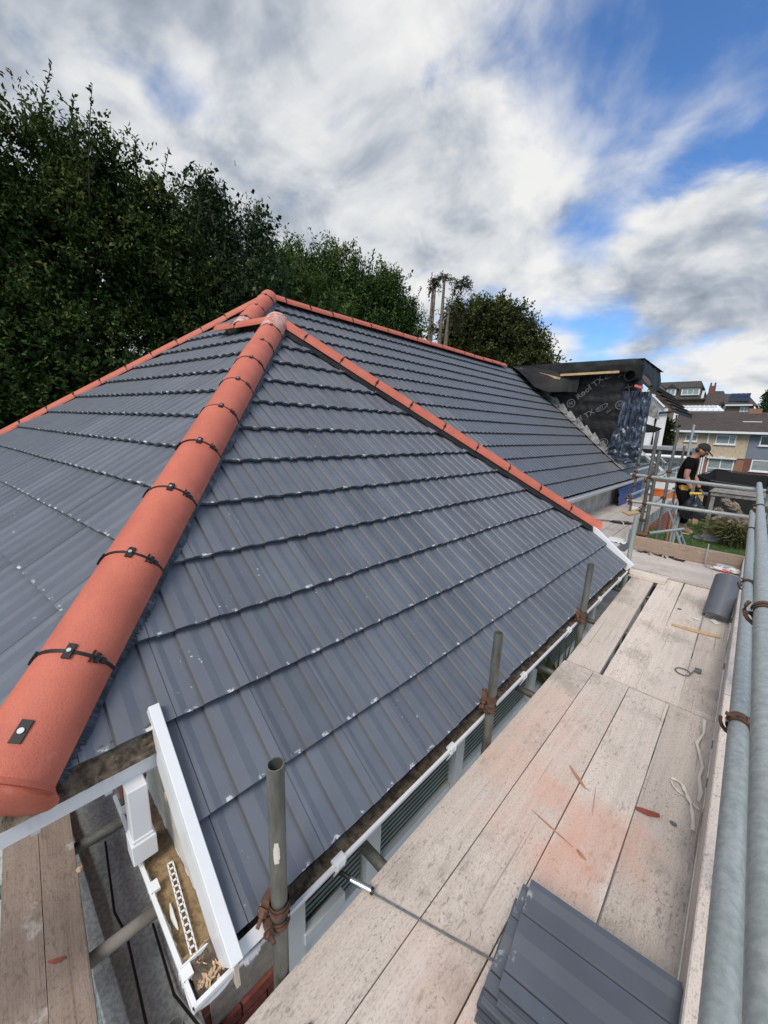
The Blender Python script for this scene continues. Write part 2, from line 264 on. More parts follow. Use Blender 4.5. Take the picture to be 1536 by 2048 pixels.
MAT['concrete'] = simple('concrete_paving', (0.30, 0.295, 0.28), 0.95, col2=(0.21, 0.205, 0.195), scale=4, bump=0.3, bscale=50)
MAT['tarmac'] = simple('tarmac', (0.055, 0.056, 0.058), 0.95, var=0.3, scale=5)
k = NT('lawn_soil_green'); n = k.noise(1.2, 6); c = k.mix(k.step(n, 0.35, 0.7), (0.060, 0.105, 0.028), (0.042, 0.075, 0.020)); c = k.mix(k.math('MULTIPLY', k.step(k.noise(40, 3), 0.5, 0.7), 0.5), c, (0.085, 0.13, 0.035)); k.color(c); k.rough(0.95); k.bump(k.noise(30, 4), 0.8, 0.03); MAT['lawn'] = k.m
MAT['grass'] = simple('grass_blades', (0.075, 0.140, 0.032), 0.7, col2=(0.055, 0.095, 0.025), scale=2)
MAT['hill'] = simple('far_slope_grass', (0.075, 0.095, 0.040), 0.95, col2=(0.05, 0.065, 0.03), scale=0.08)
MAT['blue_tarp'] = simple('blue_tarpaulin', (0.012, 0.085, 0.33), 0.45, var=0.4, scale=5, bump=0.3, bscale=10)
MAT['orange'] = simple('orange_panel', (0.72, 0.17, 0.035), 0.6, var=0.15)
MAT['net'] = simple('black_netting', (0.014, 0.014, 0.016), 0.8, var=0.3, scale=3)
MAT['pink'] = simple('pink_plastic', (0.75, 0.20, 0.38), 0.5)
MAT['coral'] = simple('coral_plastic', (0.72, 0.13, 0.12), 0.5)
MAT['card'] = simple('white_card', (0.74, 0.73, 0.71), 0.8, var=0.1)
MAT['kraft'] = simple('tan_cardboard', (0.52, 0.37, 0.23), 0.85, var=0.15)
MAT['ribbon'] = simple('cream_tape', (0.74, 0.68, 0.60), 0.7, var=0.15)
MAT['red_shard'] = simple('red_clay_shard', (0.30, 0.085, 0.062), 0.9, var=0.3, scale=30)
MAT['splinter'] = simple('pine_splinter', (0.52, 0.27, 0.175), 0.8, var=0.3, scale=30)
MAT['stone'] = simple('slate_chip', (0.155, 0.165, 0.175), 0.85, var=0.35, scale=40)
MAT['bottle'] = simple('clear_plastic', (0.42, 0.46, 0.46), 0.12, var=0.2, spec=0.8)
MAT['skin'] = simple('tanned_skin', (0.42, 0.205, 0.135), 0.55, var=0.2, scale=9)
MAT['hair'] = simple('brown_beard', (0.055, 0.030, 0.020), 0.85)
MAT['cap'] = simple('black_cap_cloth', (0.018, 0.019, 0.017), 0.85)
MAT['tshirt'] = simple('black_cotton', (0.006, 0.006, 0.0065), 0.9, spec=0.12)
MAT['trousers'] = simple('black_work_trousers', (0.006, 0.006, 0.0065), 0.85, spec=0.12)
MAT['boots'] = simple('tan_suede', (0.43, 0.29, 0.175), 0.85, var=0.3, scale=18)
MAT['glove'] = simple('grey_glove', (0.16, 0.155, 0.145), 0.8)
MAT['yellow'] = simple('yellow_plastic', (0.75, 0.45, 0.04), 0.5)
MAT['bag'] = simple('black_polythene', (0.015, 0.016, 0.017), 0.22, bump=0.5, bscale=14)
MAT['bark'] = simple('brown_bark', (0.115, 0.085, 0.062), 0.95, col2=(0.06, 0.045, 0.034), scale=12, bump=0.8, bscale=18)
MAT['bark_pale'] = simple('pale_stripped_bark', (0.225, 0.185, 0.135), 0.95, col2=(0.11, 0.085, 0.06), scale=9, bump=0.6, bscale=18)
MAT['van_white'] = simple('white_van_paint', (0.78, 0.79, 0.80), 0.25, var=0.05)
MAT['car_dark'] = simple('dark_car_paint', (0.022, 0.024, 0.027), 0.2, var=0.2)
MAT['tyre'] = simple('tyre_rubber', (0.02, 0.02, 0.02), 0.9)
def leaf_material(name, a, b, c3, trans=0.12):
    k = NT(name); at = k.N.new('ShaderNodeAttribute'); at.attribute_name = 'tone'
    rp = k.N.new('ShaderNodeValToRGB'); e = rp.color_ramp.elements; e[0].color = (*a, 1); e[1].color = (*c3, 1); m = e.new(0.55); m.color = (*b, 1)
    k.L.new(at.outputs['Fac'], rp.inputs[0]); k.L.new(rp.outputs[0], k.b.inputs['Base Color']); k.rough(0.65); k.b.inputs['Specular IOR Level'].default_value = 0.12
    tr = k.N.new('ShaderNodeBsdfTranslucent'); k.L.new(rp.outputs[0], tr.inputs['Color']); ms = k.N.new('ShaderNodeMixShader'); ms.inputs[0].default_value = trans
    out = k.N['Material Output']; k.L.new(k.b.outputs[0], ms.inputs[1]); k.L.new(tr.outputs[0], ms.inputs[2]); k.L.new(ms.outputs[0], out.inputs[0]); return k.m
MAT['leaf_oak'] = leaf_material('oak_leaves', (0.022, 0.044, 0.012), (0.046, 0.078, 0.020), (0.135, 0.155, 0.040))
MAT['leaf_cypress'] = leaf_material('cypress_sprays', (0.024, 0.046, 0.022), (0.050, 0.082, 0.036), (0.110, 0.145, 0.060), 0.06)
MAT['leaf_hedge'] = leaf_material('laurel_leaves', (0.024, 0.054, 0.018), (0.060, 0.108, 0.030), (0.130, 0.175, 0.050))
MAT['leaf_olive'] = leaf_material('autumn_oak_leaves', (0.034, 0.046, 0.016), (0.068, 0.084, 0.027), (0.140, 0.148, 0.050))
MAT['leaf_pale'] = leaf_material('pale_willow_leaves', (0.085, 0.10, 0.030), (0.12, 0.13, 0.045), (0.17, 0.165, 0.065))
MAT['leaf_brown'] = leaf_material('browned_foliage', (0.045, 0.045, 0.026), (0.065, 0.060, 0.036), (0.095, 0.085, 0.05))
MAT['plume'] = leaf_material('pampas_plumes', (0.52, 0.41, 0.32), (0.64, 0.53, 0.43), (0.76, 0.66, 0.56))
MAT['reed'] = leaf_material('pampas_blades', (0.10, 0.115, 0.045), (0.14, 0.145, 0.06), (0.20, 0.19, 0.09))

# ------------------------------------------------------------------ mesh helpers
WL = {}   # world location of every empty / part frame
def wloc(o): return WL.get(o.name, Vector((0, 0, 0))) if o else Vector((0, 0, 0))
def tag(o, label=None, cat=None, group=None, kind=None):
    if label: o['label'] = label
    if cat: o['category'] = cat
    if group: o['group'] = group
    if kind: o['kind'] = kind
    return o
def thing(name, loc, label, cat, group=None):
    o = bpy.data.objects.new(name, None); C.objects.link(o); o.location = loc; o.empty_display_size = 0.1
    WL[o.name] = Vector(loc); return tag(o, label, cat, group)
class MB:
    def __init__(s): s.v = []; s.f = []; s.mi = []; s.uv = []
    def add(s, vs, fs, mi=0, uvs=None):
        b = len(s.v); s.v += [tuple(p) for p in vs]; s.f += [tuple(i+b for i in f) for f in fs]; s.mi += [mi]*len(fs)
        s.uv += (uvs if uvs else [None]*len(fs)); return s
    def box(s, lo, hi, mi=0, mat=None):
        x0, y0, z0 = lo; x1, y1, z1 = hi
        vs = [Vector(p) for p in ((x0,y0,z0),(x1,y0,z0),(x1,y1,z0),(x0,y1,z0),(x0,y0,z1),(x1,y0,z1),(x1,y1,z1),(x0,y1,z1))]
        if mat: vs = [mat @ p for p in vs]
        return s.add(vs, [(3,2,1,0),(4,5,6,7),(0,1,5,4),(1,2,6,5),(2,3,7,6),(3,0,4,7)], mi)
    def bar(s, a, b, w, h, up=(0, 0, 1), mi=0):      # rectangular bar from a to b
        a, b = Vector(a), Vector(b); d = (b-a); l = d.length; d.normalize(); u = Vector(up); x = d.cross(u)
        if x.length < 1e-5: x = d.cross(Vector((1, 0, 0)))
        x.normalize(); z = x.cross(d)
        m = Matrix((( *d, ), ( *x, ), ( *z, ))).transposed().to_4x4(); m.translation = a
        return s.box((0, -w/2, -h/2), (l, w/2, h/2), mi, m)
    def tube(s, a, b, r, seg=14, r2=None, mi=0, hollow=0.0, cap=True):
        a, b = Vector(a), Vector(b); d = (b-a).normalized(); x = d.orthogonal().normalized(); y = d.cross(x); r2 = r if r2 is None else r2
        ring = lambda c, rr: [c+(x*math.cos(2*math.pi*i/seg)+y*math.sin(2*math.pi*i/seg))*rr for i in range(seg)]
        vs = ring(a, r)+ring(b, r2); fs = [(i, (i+1) % seg, seg+(i+1) % seg, seg+i) for i in range(seg)]
        if hollow:
            n = 2*seg; dd = d*min(0.25, (b-a).length*0.4); vs += ring(a, r-hollow)+ring(a+dd, r-hollow)+ring(b, r2-hollow)+ring(b-dd, r2-hollow)
            for i in range(seg):
                j = (i+1) % seg
                fs += [(j, i, n+i, n+j), (n+j, n+i, n+seg+i, n+seg+j), (seg+i, seg+j, n+2*seg+j, n+2*seg+i), (n+2*seg+i, n+2*seg+j, n+3*seg+j, n+3*seg+i)]
            fs += [tuple(n+seg+i for i in range(seg)), tuple(reversed([n+3*seg+i for i in range(seg)]))]
        elif cap: fs += [tuple(reversed(range(seg))), tuple(range(seg, 2*seg))]
        return s.add(vs, fs, mi)
    def path(s, pts, r, seg=8, mi=0):               # round cord through points
        pts = [Vector(p) for p in pts]; rings = []
        up = Vector((0, 0, 1))
        for i, p in enumerate(pts):
            d = (pts[min(i+1, len(pts)-1)]-pts[max(i-1, 0)]).normalized(); x = d.cross(up)
            if x.length < 1e-3: x = d.orthogonal()
            x.normalize(); y = d.cross(x); rr = r[i] if isinstance(r, (list, tuple)) else r
            rings.append([p+(x*math.cos(2*math.pi*j/seg)+y*math.sin(2*math.pi*j/seg))*rr for j in range(seg)])
        vs = [q for g in rings for q in g]; fs = []
        for i in range(len(pts)-1):
            for j in range(seg): fs.append((i*seg+j, i*seg+(j+1) % seg, (i+1)*seg+(j+1) % seg, (i+1)*seg+j))
        fs += [tuple(reversed(range(seg))), tuple((len(pts)-1)*seg+j for j in range(seg))]
        return s.add(vs, fs, mi)
    def prism(s, poly, ext, mi=0):                   # polygon (3-D points) swept by vector ext
        n = len(poly); a = [Vector(p) for p in poly]; e = Vector(ext); vs = a+[p+e for p in a]
        fs = [tuple(reversed(range(n))), tuple(range(n, 2*n))]+[(i, (i+1) % n, n+(i+1) % n, n+i) for i in range(n)]
        return s.add(vs, fs, mi)
    def sphere(s, c, r, seg=12, rings=8, sc=(1, 1, 1), mi=0, wob=0.0, seed=0):
        c = Vector(c); vs = [c+Vector((0, 0, r*sc[2]))]
        for i in range(1, rings):
            t = math.pi*i/rings
            for j in range(seg):
                p = 2*math.pi*j/seg; d = Vector((math.sin(t)*math.cos(p), math.sin(t)*math.sin(p), math.cos(t)))
                k = 1+wob*noise.noise(d*2.3+Vector((seed, 0, 0))); vs.append(c+Vector((d.x*sc[0], d.y*sc[1], d.z*sc[2]))*r*k)
        vs.append(c-Vector((0, 0, r*sc[2]))); fs = [(0, 1+j, 1+(j+1) % seg) for j in range(seg)]
        for i in range(rings-2):
            for j in range(seg): fs.append((1+i*seg+j, 1+(i+1)*seg+j, 1+(i+1)*seg+(j+1) % seg, 1+i*seg+(j+1) % seg))
        l = len(vs)-1; b = 1+(rings-2)*seg; fs += [(b+(j+1) % seg, b+j, l) for j in range(seg)]
        return s.add(vs, fs, mi)
    def grid(s, fn, nu, nv, mi=0):
        vs = [fn(i/nu, j/nv) for j in range(nv+1) for i in range(nu+1)]
        return s.add(vs, [(j*(nu+1)+i, j*(nu+1)+i+1, (j+1)*(nu+1)+i+1, (j+1)*(nu+1)+i) for j in range(nv) for i in range(nu)], mi)
    def build(s, name, mats, parent=None, smooth=False, origin=None, bevel=0.0, fix=True):
        me = bpy.data.meshes.new(name); o0 = wloc(parent) if parent else Vector(origin or (0, 0, 0))
        me.from_pydata([tuple(Vector(p)-o0) for p in s.v], [], s.f)
        if not isinstance(mats, (list, tuple)): mats = [mats]
        for m in mats: me.materials.append(m)
        me.polygons.foreach_set('material_index', s.mi)
        if any(u is not None for u in s.uv):
            ul = me.uv_layers.new(name='UVMap'); li = 0
            for f, u in zip(s.f, s.uv):
                for q in range(len(f)):
                    ul.data[li].uv = u[q] if u else (0, 0); li += 1
        if smooth: me.polygons.foreach_set('use_smooth', [True]*len(me.polygons))
        if fix:
            bm = bmesh.new(); bm.from_mesh(me); bmesh.ops.recalc_face_normals(bm, faces=bm.faces)
            if bevel: bmesh.ops.bevel(bm, geom=[e for e in bm.edges if e.is_manifold and e.calc_face_angle(0) > 0.6], offset=bevel, segments=1, affect='EDGES', profile=0.7)
            bm.to_mesh(me); bm.free()
        if smooth: me.set_sharp_from_angle(angle=R(38))
        o = bpy.data.objects.new(name, me); C.objects.link(o)
        if parent: o.parent = parent; WL[o.name] = wloc(parent)
        else: o.location = o0; WL[o.name] = o0
        return o
def V(*a): return Vector(a)
def n3(p, s=1.0, o=0.0): return noise.noise(Vector(p)*s+Vector((o, o*1.7, -o)))

# ------------------------------------------------------------------ ground, roads, hill
def sheet(name, pts, z, mat, kind='structure'):
    mb = MB(); mb.add([(x, y, z) for x, y in pts], [tuple(range(len(pts)))]); o = mb.build(name, mat, None, fix=False); return tag(o, kind=kind)
sheet('ground', [(-700, -300), (700, -300), (700, 1200), (-700, 1200)], GZ-0.012, MAT['hill'])
sheet('lawn', [(-14, 11), (9, 11), (9, 30), (-14, 30)], GZ, MAT['lawn'])
sheet('patio', [(-2.9, -6), (6, -6), (6, 10.99), (-2.9, 10.99)], GZ+0.004, MAT['concrete'])
sheet('road', [(-40, 31), (40, 31), (40, 37.2), (-40, 37.2)], GZ, MAT['tarmac'])
def hill_fn(u, v):
    x = -160+u*320; y = 62+v*300; h = max(0.0, min(1.0, (y-62)/14.0)); h = h*h*(3-2*h)
    return (x, y, GZ+5.6*h-0.1+(y-76 if y > 76 else 0)*0.02+0.5*n3((x, y, 0), 0.03))
mb = MB(); mb.grid(hill_fn, 40, 40); tag(mb.build('hill', MAT['hill'], None, True, fix=False), kind='structure')
# cut grass, geometry for the part of the lawn seen past the scaffold
def blades(name, mat, area, n, h, parent=None, w=0.012, seed=3):
    r = np.random.default_rng(seed); x = r.uniform(area[0], area[1], n); y = r.uniform(area[2], area[3], n); a = r.uniform(0, 6.283, n); hh = h*r.uniform(0.5, 1.2, n); ln = r.normal(0, 0.35, (n, 2))*hh[:, None]
    b = np.stack([x, y, np.full(n, GZ)], 1); dx = np.stack([np.cos(a), np.sin(a), np.zeros(n)], 1)*w
    t = b+np.concatenate([ln, hh[:, None]], 1); v = np.stack([b-dx, b+dx, t], 1).reshape(-1, 3)
    me = bpy.data.meshes.new(name); me.vertices.add(3*n); me.vertices.foreach_set('co', v.ravel()); me.loops.add(3*n); me.loops.foreach_set('vertex_index', np.arange(3*n)); me.polygons.add(n); me.polygons.foreach_set('loop_start', np.arange(n)*3); me.update(); me.materials.append(mat)
    o = bpy.data.objects.new(name, me); C.objects.link(o); return o
tag(blades('grass', MAT['grass'], (-4.5, 3.5, 15.5, 29.5), 60000, 0.06), kind='stuff')

# ------------------------------------------------------------------ the bungalow under repair
BUNG = thing('bungalow', (-3.2, 3.0, GZ), 'hipped bungalow with new slate grey roof tiles and red ridge tiles', 'house')
BW = wloc(BUNG)
P1 = V(-4.08, 2.46, 1.075); HB1 = V(-1.32, -0.13, -1.086); HB2 = V(-1.32, 5.11, -1.086); P2 = V(-5.551, 3.208, 1.76); H3B = V(-7.90, -0.72, -0.98); Q = V(-4.64, 2.39, 1.06)
RE = V(-5.47, 11.2, 1.76)
class Frame:
    def __init__(s, O, U, S):
        s.O = Vector(O); s.U = Vector(U).normalized(); S = Vector(S); S = S-s.U*S.dot(s.U); s.S = S.normalized(); s.N = s.U.cross(s.S).normalized()
    def p(s, u, v, h=0.0): return s.O+s.U*u+s.S*v+s.N*h
    def mat(s, u, v, h=0.0):
        m = Matrix((s.U, s.S, s.N)).transposed().to_4x4(); m.translation = s.p(u, v, h); return m
c38, s38 = math.cos(R(38)), math.sin(R(38))
FA = Frame((-0.8453, 0, -1.457), (0, 1, 0), (-c38, 0, s38))
FL = Frame(HB1, (0.99255, 0.12187, 0), (-0.0978, 0.79657, 0.59659))
FM = Frame((-2.196, 3.208, -1.055), (0.01, 1, 0), (-0.766, 0, 0.6428))
FR = Frame(HB2, (-1, 0, 0), (0, -2.65, 2.161))

PROF = [(0.0, 10), (0.060, 10), (0.150, 1), (0.300, 0), (0.322, -1.2), (0.332, -1.2), (0.360, 9), (0.53, 10), (0.655, 1), (0.812, 0), (0.834, -1.2), (0.844, -1.2), (0.872, 9), (1.0, 10)]
def tile_mesh(w, g, name='tile', gap=0.0022, lift=0.036, thick=0.020, detail=True):
    """one interlocking tile: ribbed top, exposed nose; x across, y up the slope"""
    pr = PROF if detail else [PROF[i] for i in (0, 2, 3, 6, 7, 8, 9, 12, 13)]
    xs = [gap/2+(w-gap)*p[0] for p in pr]; zs = [p[1]*0.001 for p in pr]; n = len(xs); L = g+0.03
    vs = [(xs[i], 0, zs[i]+lift) for i in range(n)]+[(xs[i], L, zs[i]-0.001) for i in range(n)]+[(xs[i], 0.002, zs[i]+lift-thick) for i in range(n)]
    fs = []; uvs = []
    for i in range(n-1):
        a, b = pr[i][0], pr[i+1][0]
        fs.append((i, i+1, n+i+1, n+i)); uvs.append(((a, 0), (b, 0), (b, 1), (a, 1)))
        fs.append((2*n+i, 2*n+i+1, i+1, i)); uvs.append(((a, -0.2), (b, -0.2), (b, -0.12), (a, -0.12)))
    # side lips
    fs += [(2*n, 0, n), (n-1, 3*n-1, 2*n-1)]; uvs += [((0, .5),)*3, ((1, .5),)*3]
    return vs, fs, uvs
def mesh_from(vs, fs, uvs, name, mat):
    me = bpy.data.meshes.new(name); me.from_pydata(vs, [], fs); me.materials.append(mat); ul = me.uv_layers.new(name='UVMap'); li = 0
    for f, u in zip(fs, uvs):
        for q in range(len(f)): ul.data[li].uv = u[q]; li += 1
    return me
def cut_mesh(me, planes):
    bm = bmesh.new(); bm.from_mesh(me)
    for co, no in planes:
        if not bm.verts: break
        bmesh.ops.bisect_plane(bm, geom=bm.verts[:]+bm.edges[:]+bm.faces[:], plane_co=co, plane_no=no, clear_outer=True, dist=1e-5)
    m2 = bpy.data.meshes.new(me.name); ok = len(bm.faces) > 0; bm.to_mesh(m2); bm.free()
    for mt in me.materials: m2.materials.append(mt)
    return m2 if ok else None

# underlay sheets: the roof part itself
mb = MB()
def poly(F, pts, h=-0.050): mb.add([F.p(u, v, h) for u, v in pts], [tuple(range(len(pts)))])
vP1L, vP2L = 3.622, 4.771
poly(FA, [(0.33, -0.02), (5.03, -0.02), (5.03, 0.6), (5.11, 0.6), (2.46, 4.11), (-0.13, 0.6), (0.33, 0.6)])
poly(FL, [(0, 0), (-2.42, 3.6), (-2.95, 3.6), (-3.79, 4.77), (-6.8, 0)])
poly(FM, [(1.55, 0), (11.9, 0), (11.9, 0.62), (8.25, 0.62), (8.0, 4.38), (0, 4.38), (-0.85, 3.29)])
poly(FR, [(0, 0), (2.76, 3.42), (3.28, 3.42), (0.88, 0)])
mb.add([P2+V(0, 0, -.01), RE+V(0, 0, -.01), RE+V(-4.6, 0, -3.4), P2+V(-4.6, 0, -3.4)], [(0, 1, 2, 3)])
mb.add([P2+V(0, 0, -.01), H3B, H3B+V(-3.0, 3.5, -1.9), P2+V(-4.6, 0, -3.4)], [(0, 1, 2, 3)])
ROOF = mb.build('roof', MAT['underlay'], BUNG)
cand = []
def lay(F, w, g, v0, rows, ulim, u0, name):
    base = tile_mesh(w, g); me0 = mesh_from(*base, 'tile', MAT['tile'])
    for k in range(rows):
        v = v0+g*k+(0.024 if (F is FA and k == 0) else 0)
        lo = [ulim(v+g*0.05, -1), ulim(v+g*0.88, -1)]; hi = [ulim(v+g*0.05, 1), ulim(v+g*0.88, 1)]
        for q in (lo, hi): q[0], q[1] = q[0]-(q[1]-q[0])*0.06, q[1]+(q[1]-q[0])*0.145
        umin, umax = min(lo), max(hi)
        i0 = math.floor((umin-u0)/w); i1 = math.ceil((umax-u0)/w)
        for i in range(i0, i1):
            u = u0+w*i; planes = []
            for sgn, (a, b) in ((-1, lo), (1, hi)):
                # plane through (a, v) and (b, v+g) in tile space
                co = Vector((a-u, 0, 0)); d = Vector((b-a, g*0.98, 0)); no = Vector((d.y, -d.x, 0))*sgn
                c = [(Vector((x, y, 0))-co).dot(no) for x in (0, w) for y in (0, g+0.03)]
                if min(c) >= 0: planes = None; break
                if max(c) > 1e-4: planes.append((co, no))
            if planes is None: continue
            ctr = F.p(u+w/2, v+g/2); d = ctr.length; face = max(0.03, -F.N.dot(ctr)/d)
            area = face/(d*d)*(0.5 if planes else 1.0)
            cand.append((area, F, u, v, me0, planes, (w, g)))
HIPCUT = 0.03
def A_lim(v, s):
    if v < 0.62: return (0.318 if s < 0 else 5.045)
    return (-0.13+(v-0.6)*2.59/3.51+HIPCUT) if s < 0 else (5.11-(v-0.6)*2.65/3.51-HIPCUT)
lay(FA, 0.2805, 0.3305, -0.03, 13, A_lim, 0.637-0.2805*2+0.005, 'A')
def L_lim(v, s):
    if s > 0: return -2.424*v/3.622-0.02 if v < 3.45 else (-2.95-(v-3.6)*0.84/1.17-0.02)
    return -6.80+0.631*v+0.02
lay(FL, 0.285, 0.3537, 0.091, 13, L_lim, -0.42, 'L')
def M_lim(v, s):
    if s > 0: return 11.85 if v < 0.6 else (8.10 if v < 3.6 else 7.95)
    return (-0.85*(4.38-v)/1.09+0.02) if v > 3.29 else (-0.85+(3.29-v)*0.729)
lay(FM, 0.28, 0.3143, 0.012, 14, M_lim, 0.0, 'M')
lay(FR, 0.28, 0.3143, 0.012, 11, lambda v, s: (v*0.807+0.02 if s < 0 else 0.88+v*0.70), 0.0, 'R')
cand.sort(key=lambda t: -t[0])
field = MB()
for idx, (area, F, u, v, me0, planes, wg) in enumerate(cand):
    jit = Matrix.Rotation(random.gauss(0, 0.0010), 4, 'Z') @ Matrix.Rotation(abs(random.gauss(0, 0.0015)), 4, 'X') @ Matrix.Rotation(random.gauss(0, 0.0012), 4, 'Y')
    m = F.mat(u, v+random.gauss(0, 0.0015), -0.022+random.gauss(0, 0.0004)) @ jit
    me = me0
    if planes: me = cut_mesh(me0, planes)
    if me is None: continue
    if idx < 296:
        o = bpy.data.objects.new('tile', me); C.objects.link(o); o.parent = ROOF; m.translation -= BW; o.matrix_local = m
    else:
        if planes: vs = [m @ q.co for q in me.vertices]; fs = [tuple(p.vertices) for p in me.polygons]; uvl = me.uv_layers[0].data; uvs = [[tuple(uvl[l].uv) for l in p.loop_indices] for p in me.polygons]
        else: b = tile_mesh(*wg, detail=(area > 0.012)); vs = [m @ Vector(q) for q in b[0]]; fs, uvs = b[1], b[2]
        field.add(vs, fs, 0, uvs)
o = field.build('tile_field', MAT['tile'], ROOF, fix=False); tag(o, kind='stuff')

# ridge and hip tiles, each with its black union band and clips
RT = 0.128
def axes(a, b, up):
    d = (b-a).normalized(); up = (up-d*up.dot(d)).normalized(); return d, up, d.cross(up)
def half_round(a, b, up, r=RT, ang=86, seg=14, th=0.014, lift=-0.012, endcap=False, flare=0.0):
    d, up, x = axes(a, b, up); m = MB(); rings = []
    st = [(0, r+flare), (0.05, r+flare*0.3), (1, r)] if flare else [(0, r), (1, r)]
    L = (b-a).length
    for rr_off in (0, -th):
        for t, rr in st:
            c = a+d*L*t+up*lift; rings.append([c+(up*math.cos(t2)+x*math.sin(t2))*(rr+rr_off) for t2 in [R(-ang+2*ang*i/seg) for i in range(seg+1)]])
    k = len(st); n = seg+1; vs = [q for g in rings for q in g]; fs = []
    for j in range(k-1):
        for i in range(seg): fs += [(j*n+i, j*n+i+1, (j+1)*n+i+1, (j+1)*n+i), ((k+j)*n+i+1, (k+j)*n+i, (k+j+1)*n+i, (k+j+1)*n+i+1)]
    for i in range(seg): fs += [(i+1, i, k*n+i, k*n+i+1), ((k-1)*n+i, (k-1)*n+i+1, (2*k-1)*n+i+1, (2*k-1)*n+i)]
    fs += [(0, n, (k+1)*n, k*n)] if k == 2 else []
    m.add(vs, fs)
    if endcap: m.add([vs[i]-d*0.001 for i in range(n)], [tuple(range(n))])
    return m
def union_clip(p, d, up, r=RT, lift=-0.012,  band=True, plate_deg=(-8,), side_deg=(38,), ang=88, s=1.0):
    x = d.cross(up); m = MB(); c = p+up*lift
    q = lambda t, rr, y: c+(up*math.cos(t)+x*math.sin(t))*rr+d*y
    if band:
        seg = 16; ts = [R(-ang+2*ang*i/seg) for i in range(seg+1)]
        for y0, y1, h in ((-0.0055, 0.0055, 0.0035),):
            vs = [q(t, r+h, y0) for t in ts]+[q(t, r+h, y1) for t in ts]+[q(t, r-0.006, y0) for t in ts]+[q(t, r-0.006, y1) for t in ts]; n = seg+1
            m.add(vs, [f for i in range(seg) for f in ((i, i+1, n+i+1, n+i), (2*n+i, i, i+1, 2*n+i+1)[::-1], (n+i, n+i+1, 3*n+i+1, 3*n+i))])
    def plate(deg, l, w):
        t = R(deg); e = up*math.cos(t)+x*math.sin(t); tt = x*math.cos(t)-up*math.sin(t); o = c+e*(r+0.002)
        mt = Matrix((tt, d, e)).transposed().to_4x4(); mt.translation = o; m.box((-w/2, -l/2, -0.002), (w/2, l/2, 0.006), 0, mt); return o, e
    for g in plate_deg:
        o, e = plate(g, 0.062*s, 0.030*s); m.tube(o+e*0.005, o+e*0.011, 0.0085*s, 10, mi=1)
    for g in side_deg:
        plate(g, 0.040*s, 0.016*s); plate(g+9, 0.022*s, 0.020*s); plate(g-8, 0.05*s, 0.008*s)
    return m
def run(a, b, up, joints, start, end, clips=True, sgn=1, deg=(-8,), side=(38,), first_flare=False, mats=None, r=RT):
    d, upn, x = axes(a, b, up)
    js = [start]+[j for j in joints if start < j < end]+[end]
    for i in range(len(js)-1):
        lo, hi = js[i]+0.0045, js[i+1]-0.0045
        if hi-lo < 0.03: continue
        jit = upn*random.gauss(0, 0.0025)+x*random.gauss(0, 0.0025)
        mt = (mats or {}).get(i, MAT['terracotta'])
        h = half_round(a+d*lo+jit, a+d*hi+jit, upn, r=r, endcap=(i == 0), flare=0.022 if (i == 0 and first_flare) else 0.0)
        h.build('ridge_tile', mt, ROOF, True)
    if clips:
        for j in joints:
            if start < j < end: union_clip(a+d*j, d, upn, r=r, plate_deg=deg, side_deg=side, s=(0.82 if r == RT else 0.55)).build('ridge_clip', [MAT['black_plastic'], MAT['screw']], ROOF, True)
upH1 = (FA.N+FL.N).normalized(); upH2 = (FA.N+FR.N).normalized(); upH4 = (FL.N+FM.N).normalized(); Z = V(0, 0, 1)
L1 = (P1-HB1).length
run(HB1, P1, upH1, [0.435+0.4385*i for i in range(9)], 0.060, L1-0.02, deg=(14,), side=(52, -52), first_flare=True, mats={9: MAT['mortared'], 8: MAT['terracotta']})
d1, u1, x1 = axes(HB1, P1, upH1)
union_clip(HB1+d1*0.19, d1, u1, band=False, plate_deg=(16,), side_deg=()).build('ridge_clip', [MAT['black_plastic'], MAT['screw']], ROOF, True)
run(HB2, P1, upH2, [0.36+0.4585*i for i in range(9)], -0.10, (P1-HB2).length-0.03, deg=(), side=(-56, 40), first_flare=True, r=0.104)
L4 = (P2-Q).length
run(Q+V(-0.12, -0.10, -0.08), P2, upH4, [0.42, 0.86, 1.3], 0.16, L4+0.1, deg=(10, ), side=(52,), mats={0: MAT['mortared']})
H3d = (H3B-P2).length
run(H3B, P2, Z, [H3d-3.74+0.385*i for i in range(-3, 9)], 0.0, H3d-0.05, deg=(), side=(-50, 50), r=0.092)
run(P2, RE, Z, [0.25+0.4415*i for i in range(16)], 0.03, 7.25, deg=(), side=(60, -40), r=0.104)
QE = V(-5.09, 2.27, 1.075)
run(P1, QE, Z, [0.62], 0.03, (QE-P1).length, deg=(-60,), side=(60,), r=0.10)
for p, rr in ((P1, 0.135), (P2, 0.125)):
    mb = MB(); mb.sphere(p+V(0, 0, -0.015), rr, 18, 12, (1, 1, 0.98), wob=0.05); mb.build('ridge_tile', MAT['mortared'], ROOF, True)
mb = MB(); mb.sphere(Q+V(-0.16, -0.07, 0.03), 0.10, 14, 8, (1.1, 0.9, 0.7), wob=0.2); mb.build('mortar_fillet', MAT['mortar'], ROOF, True)
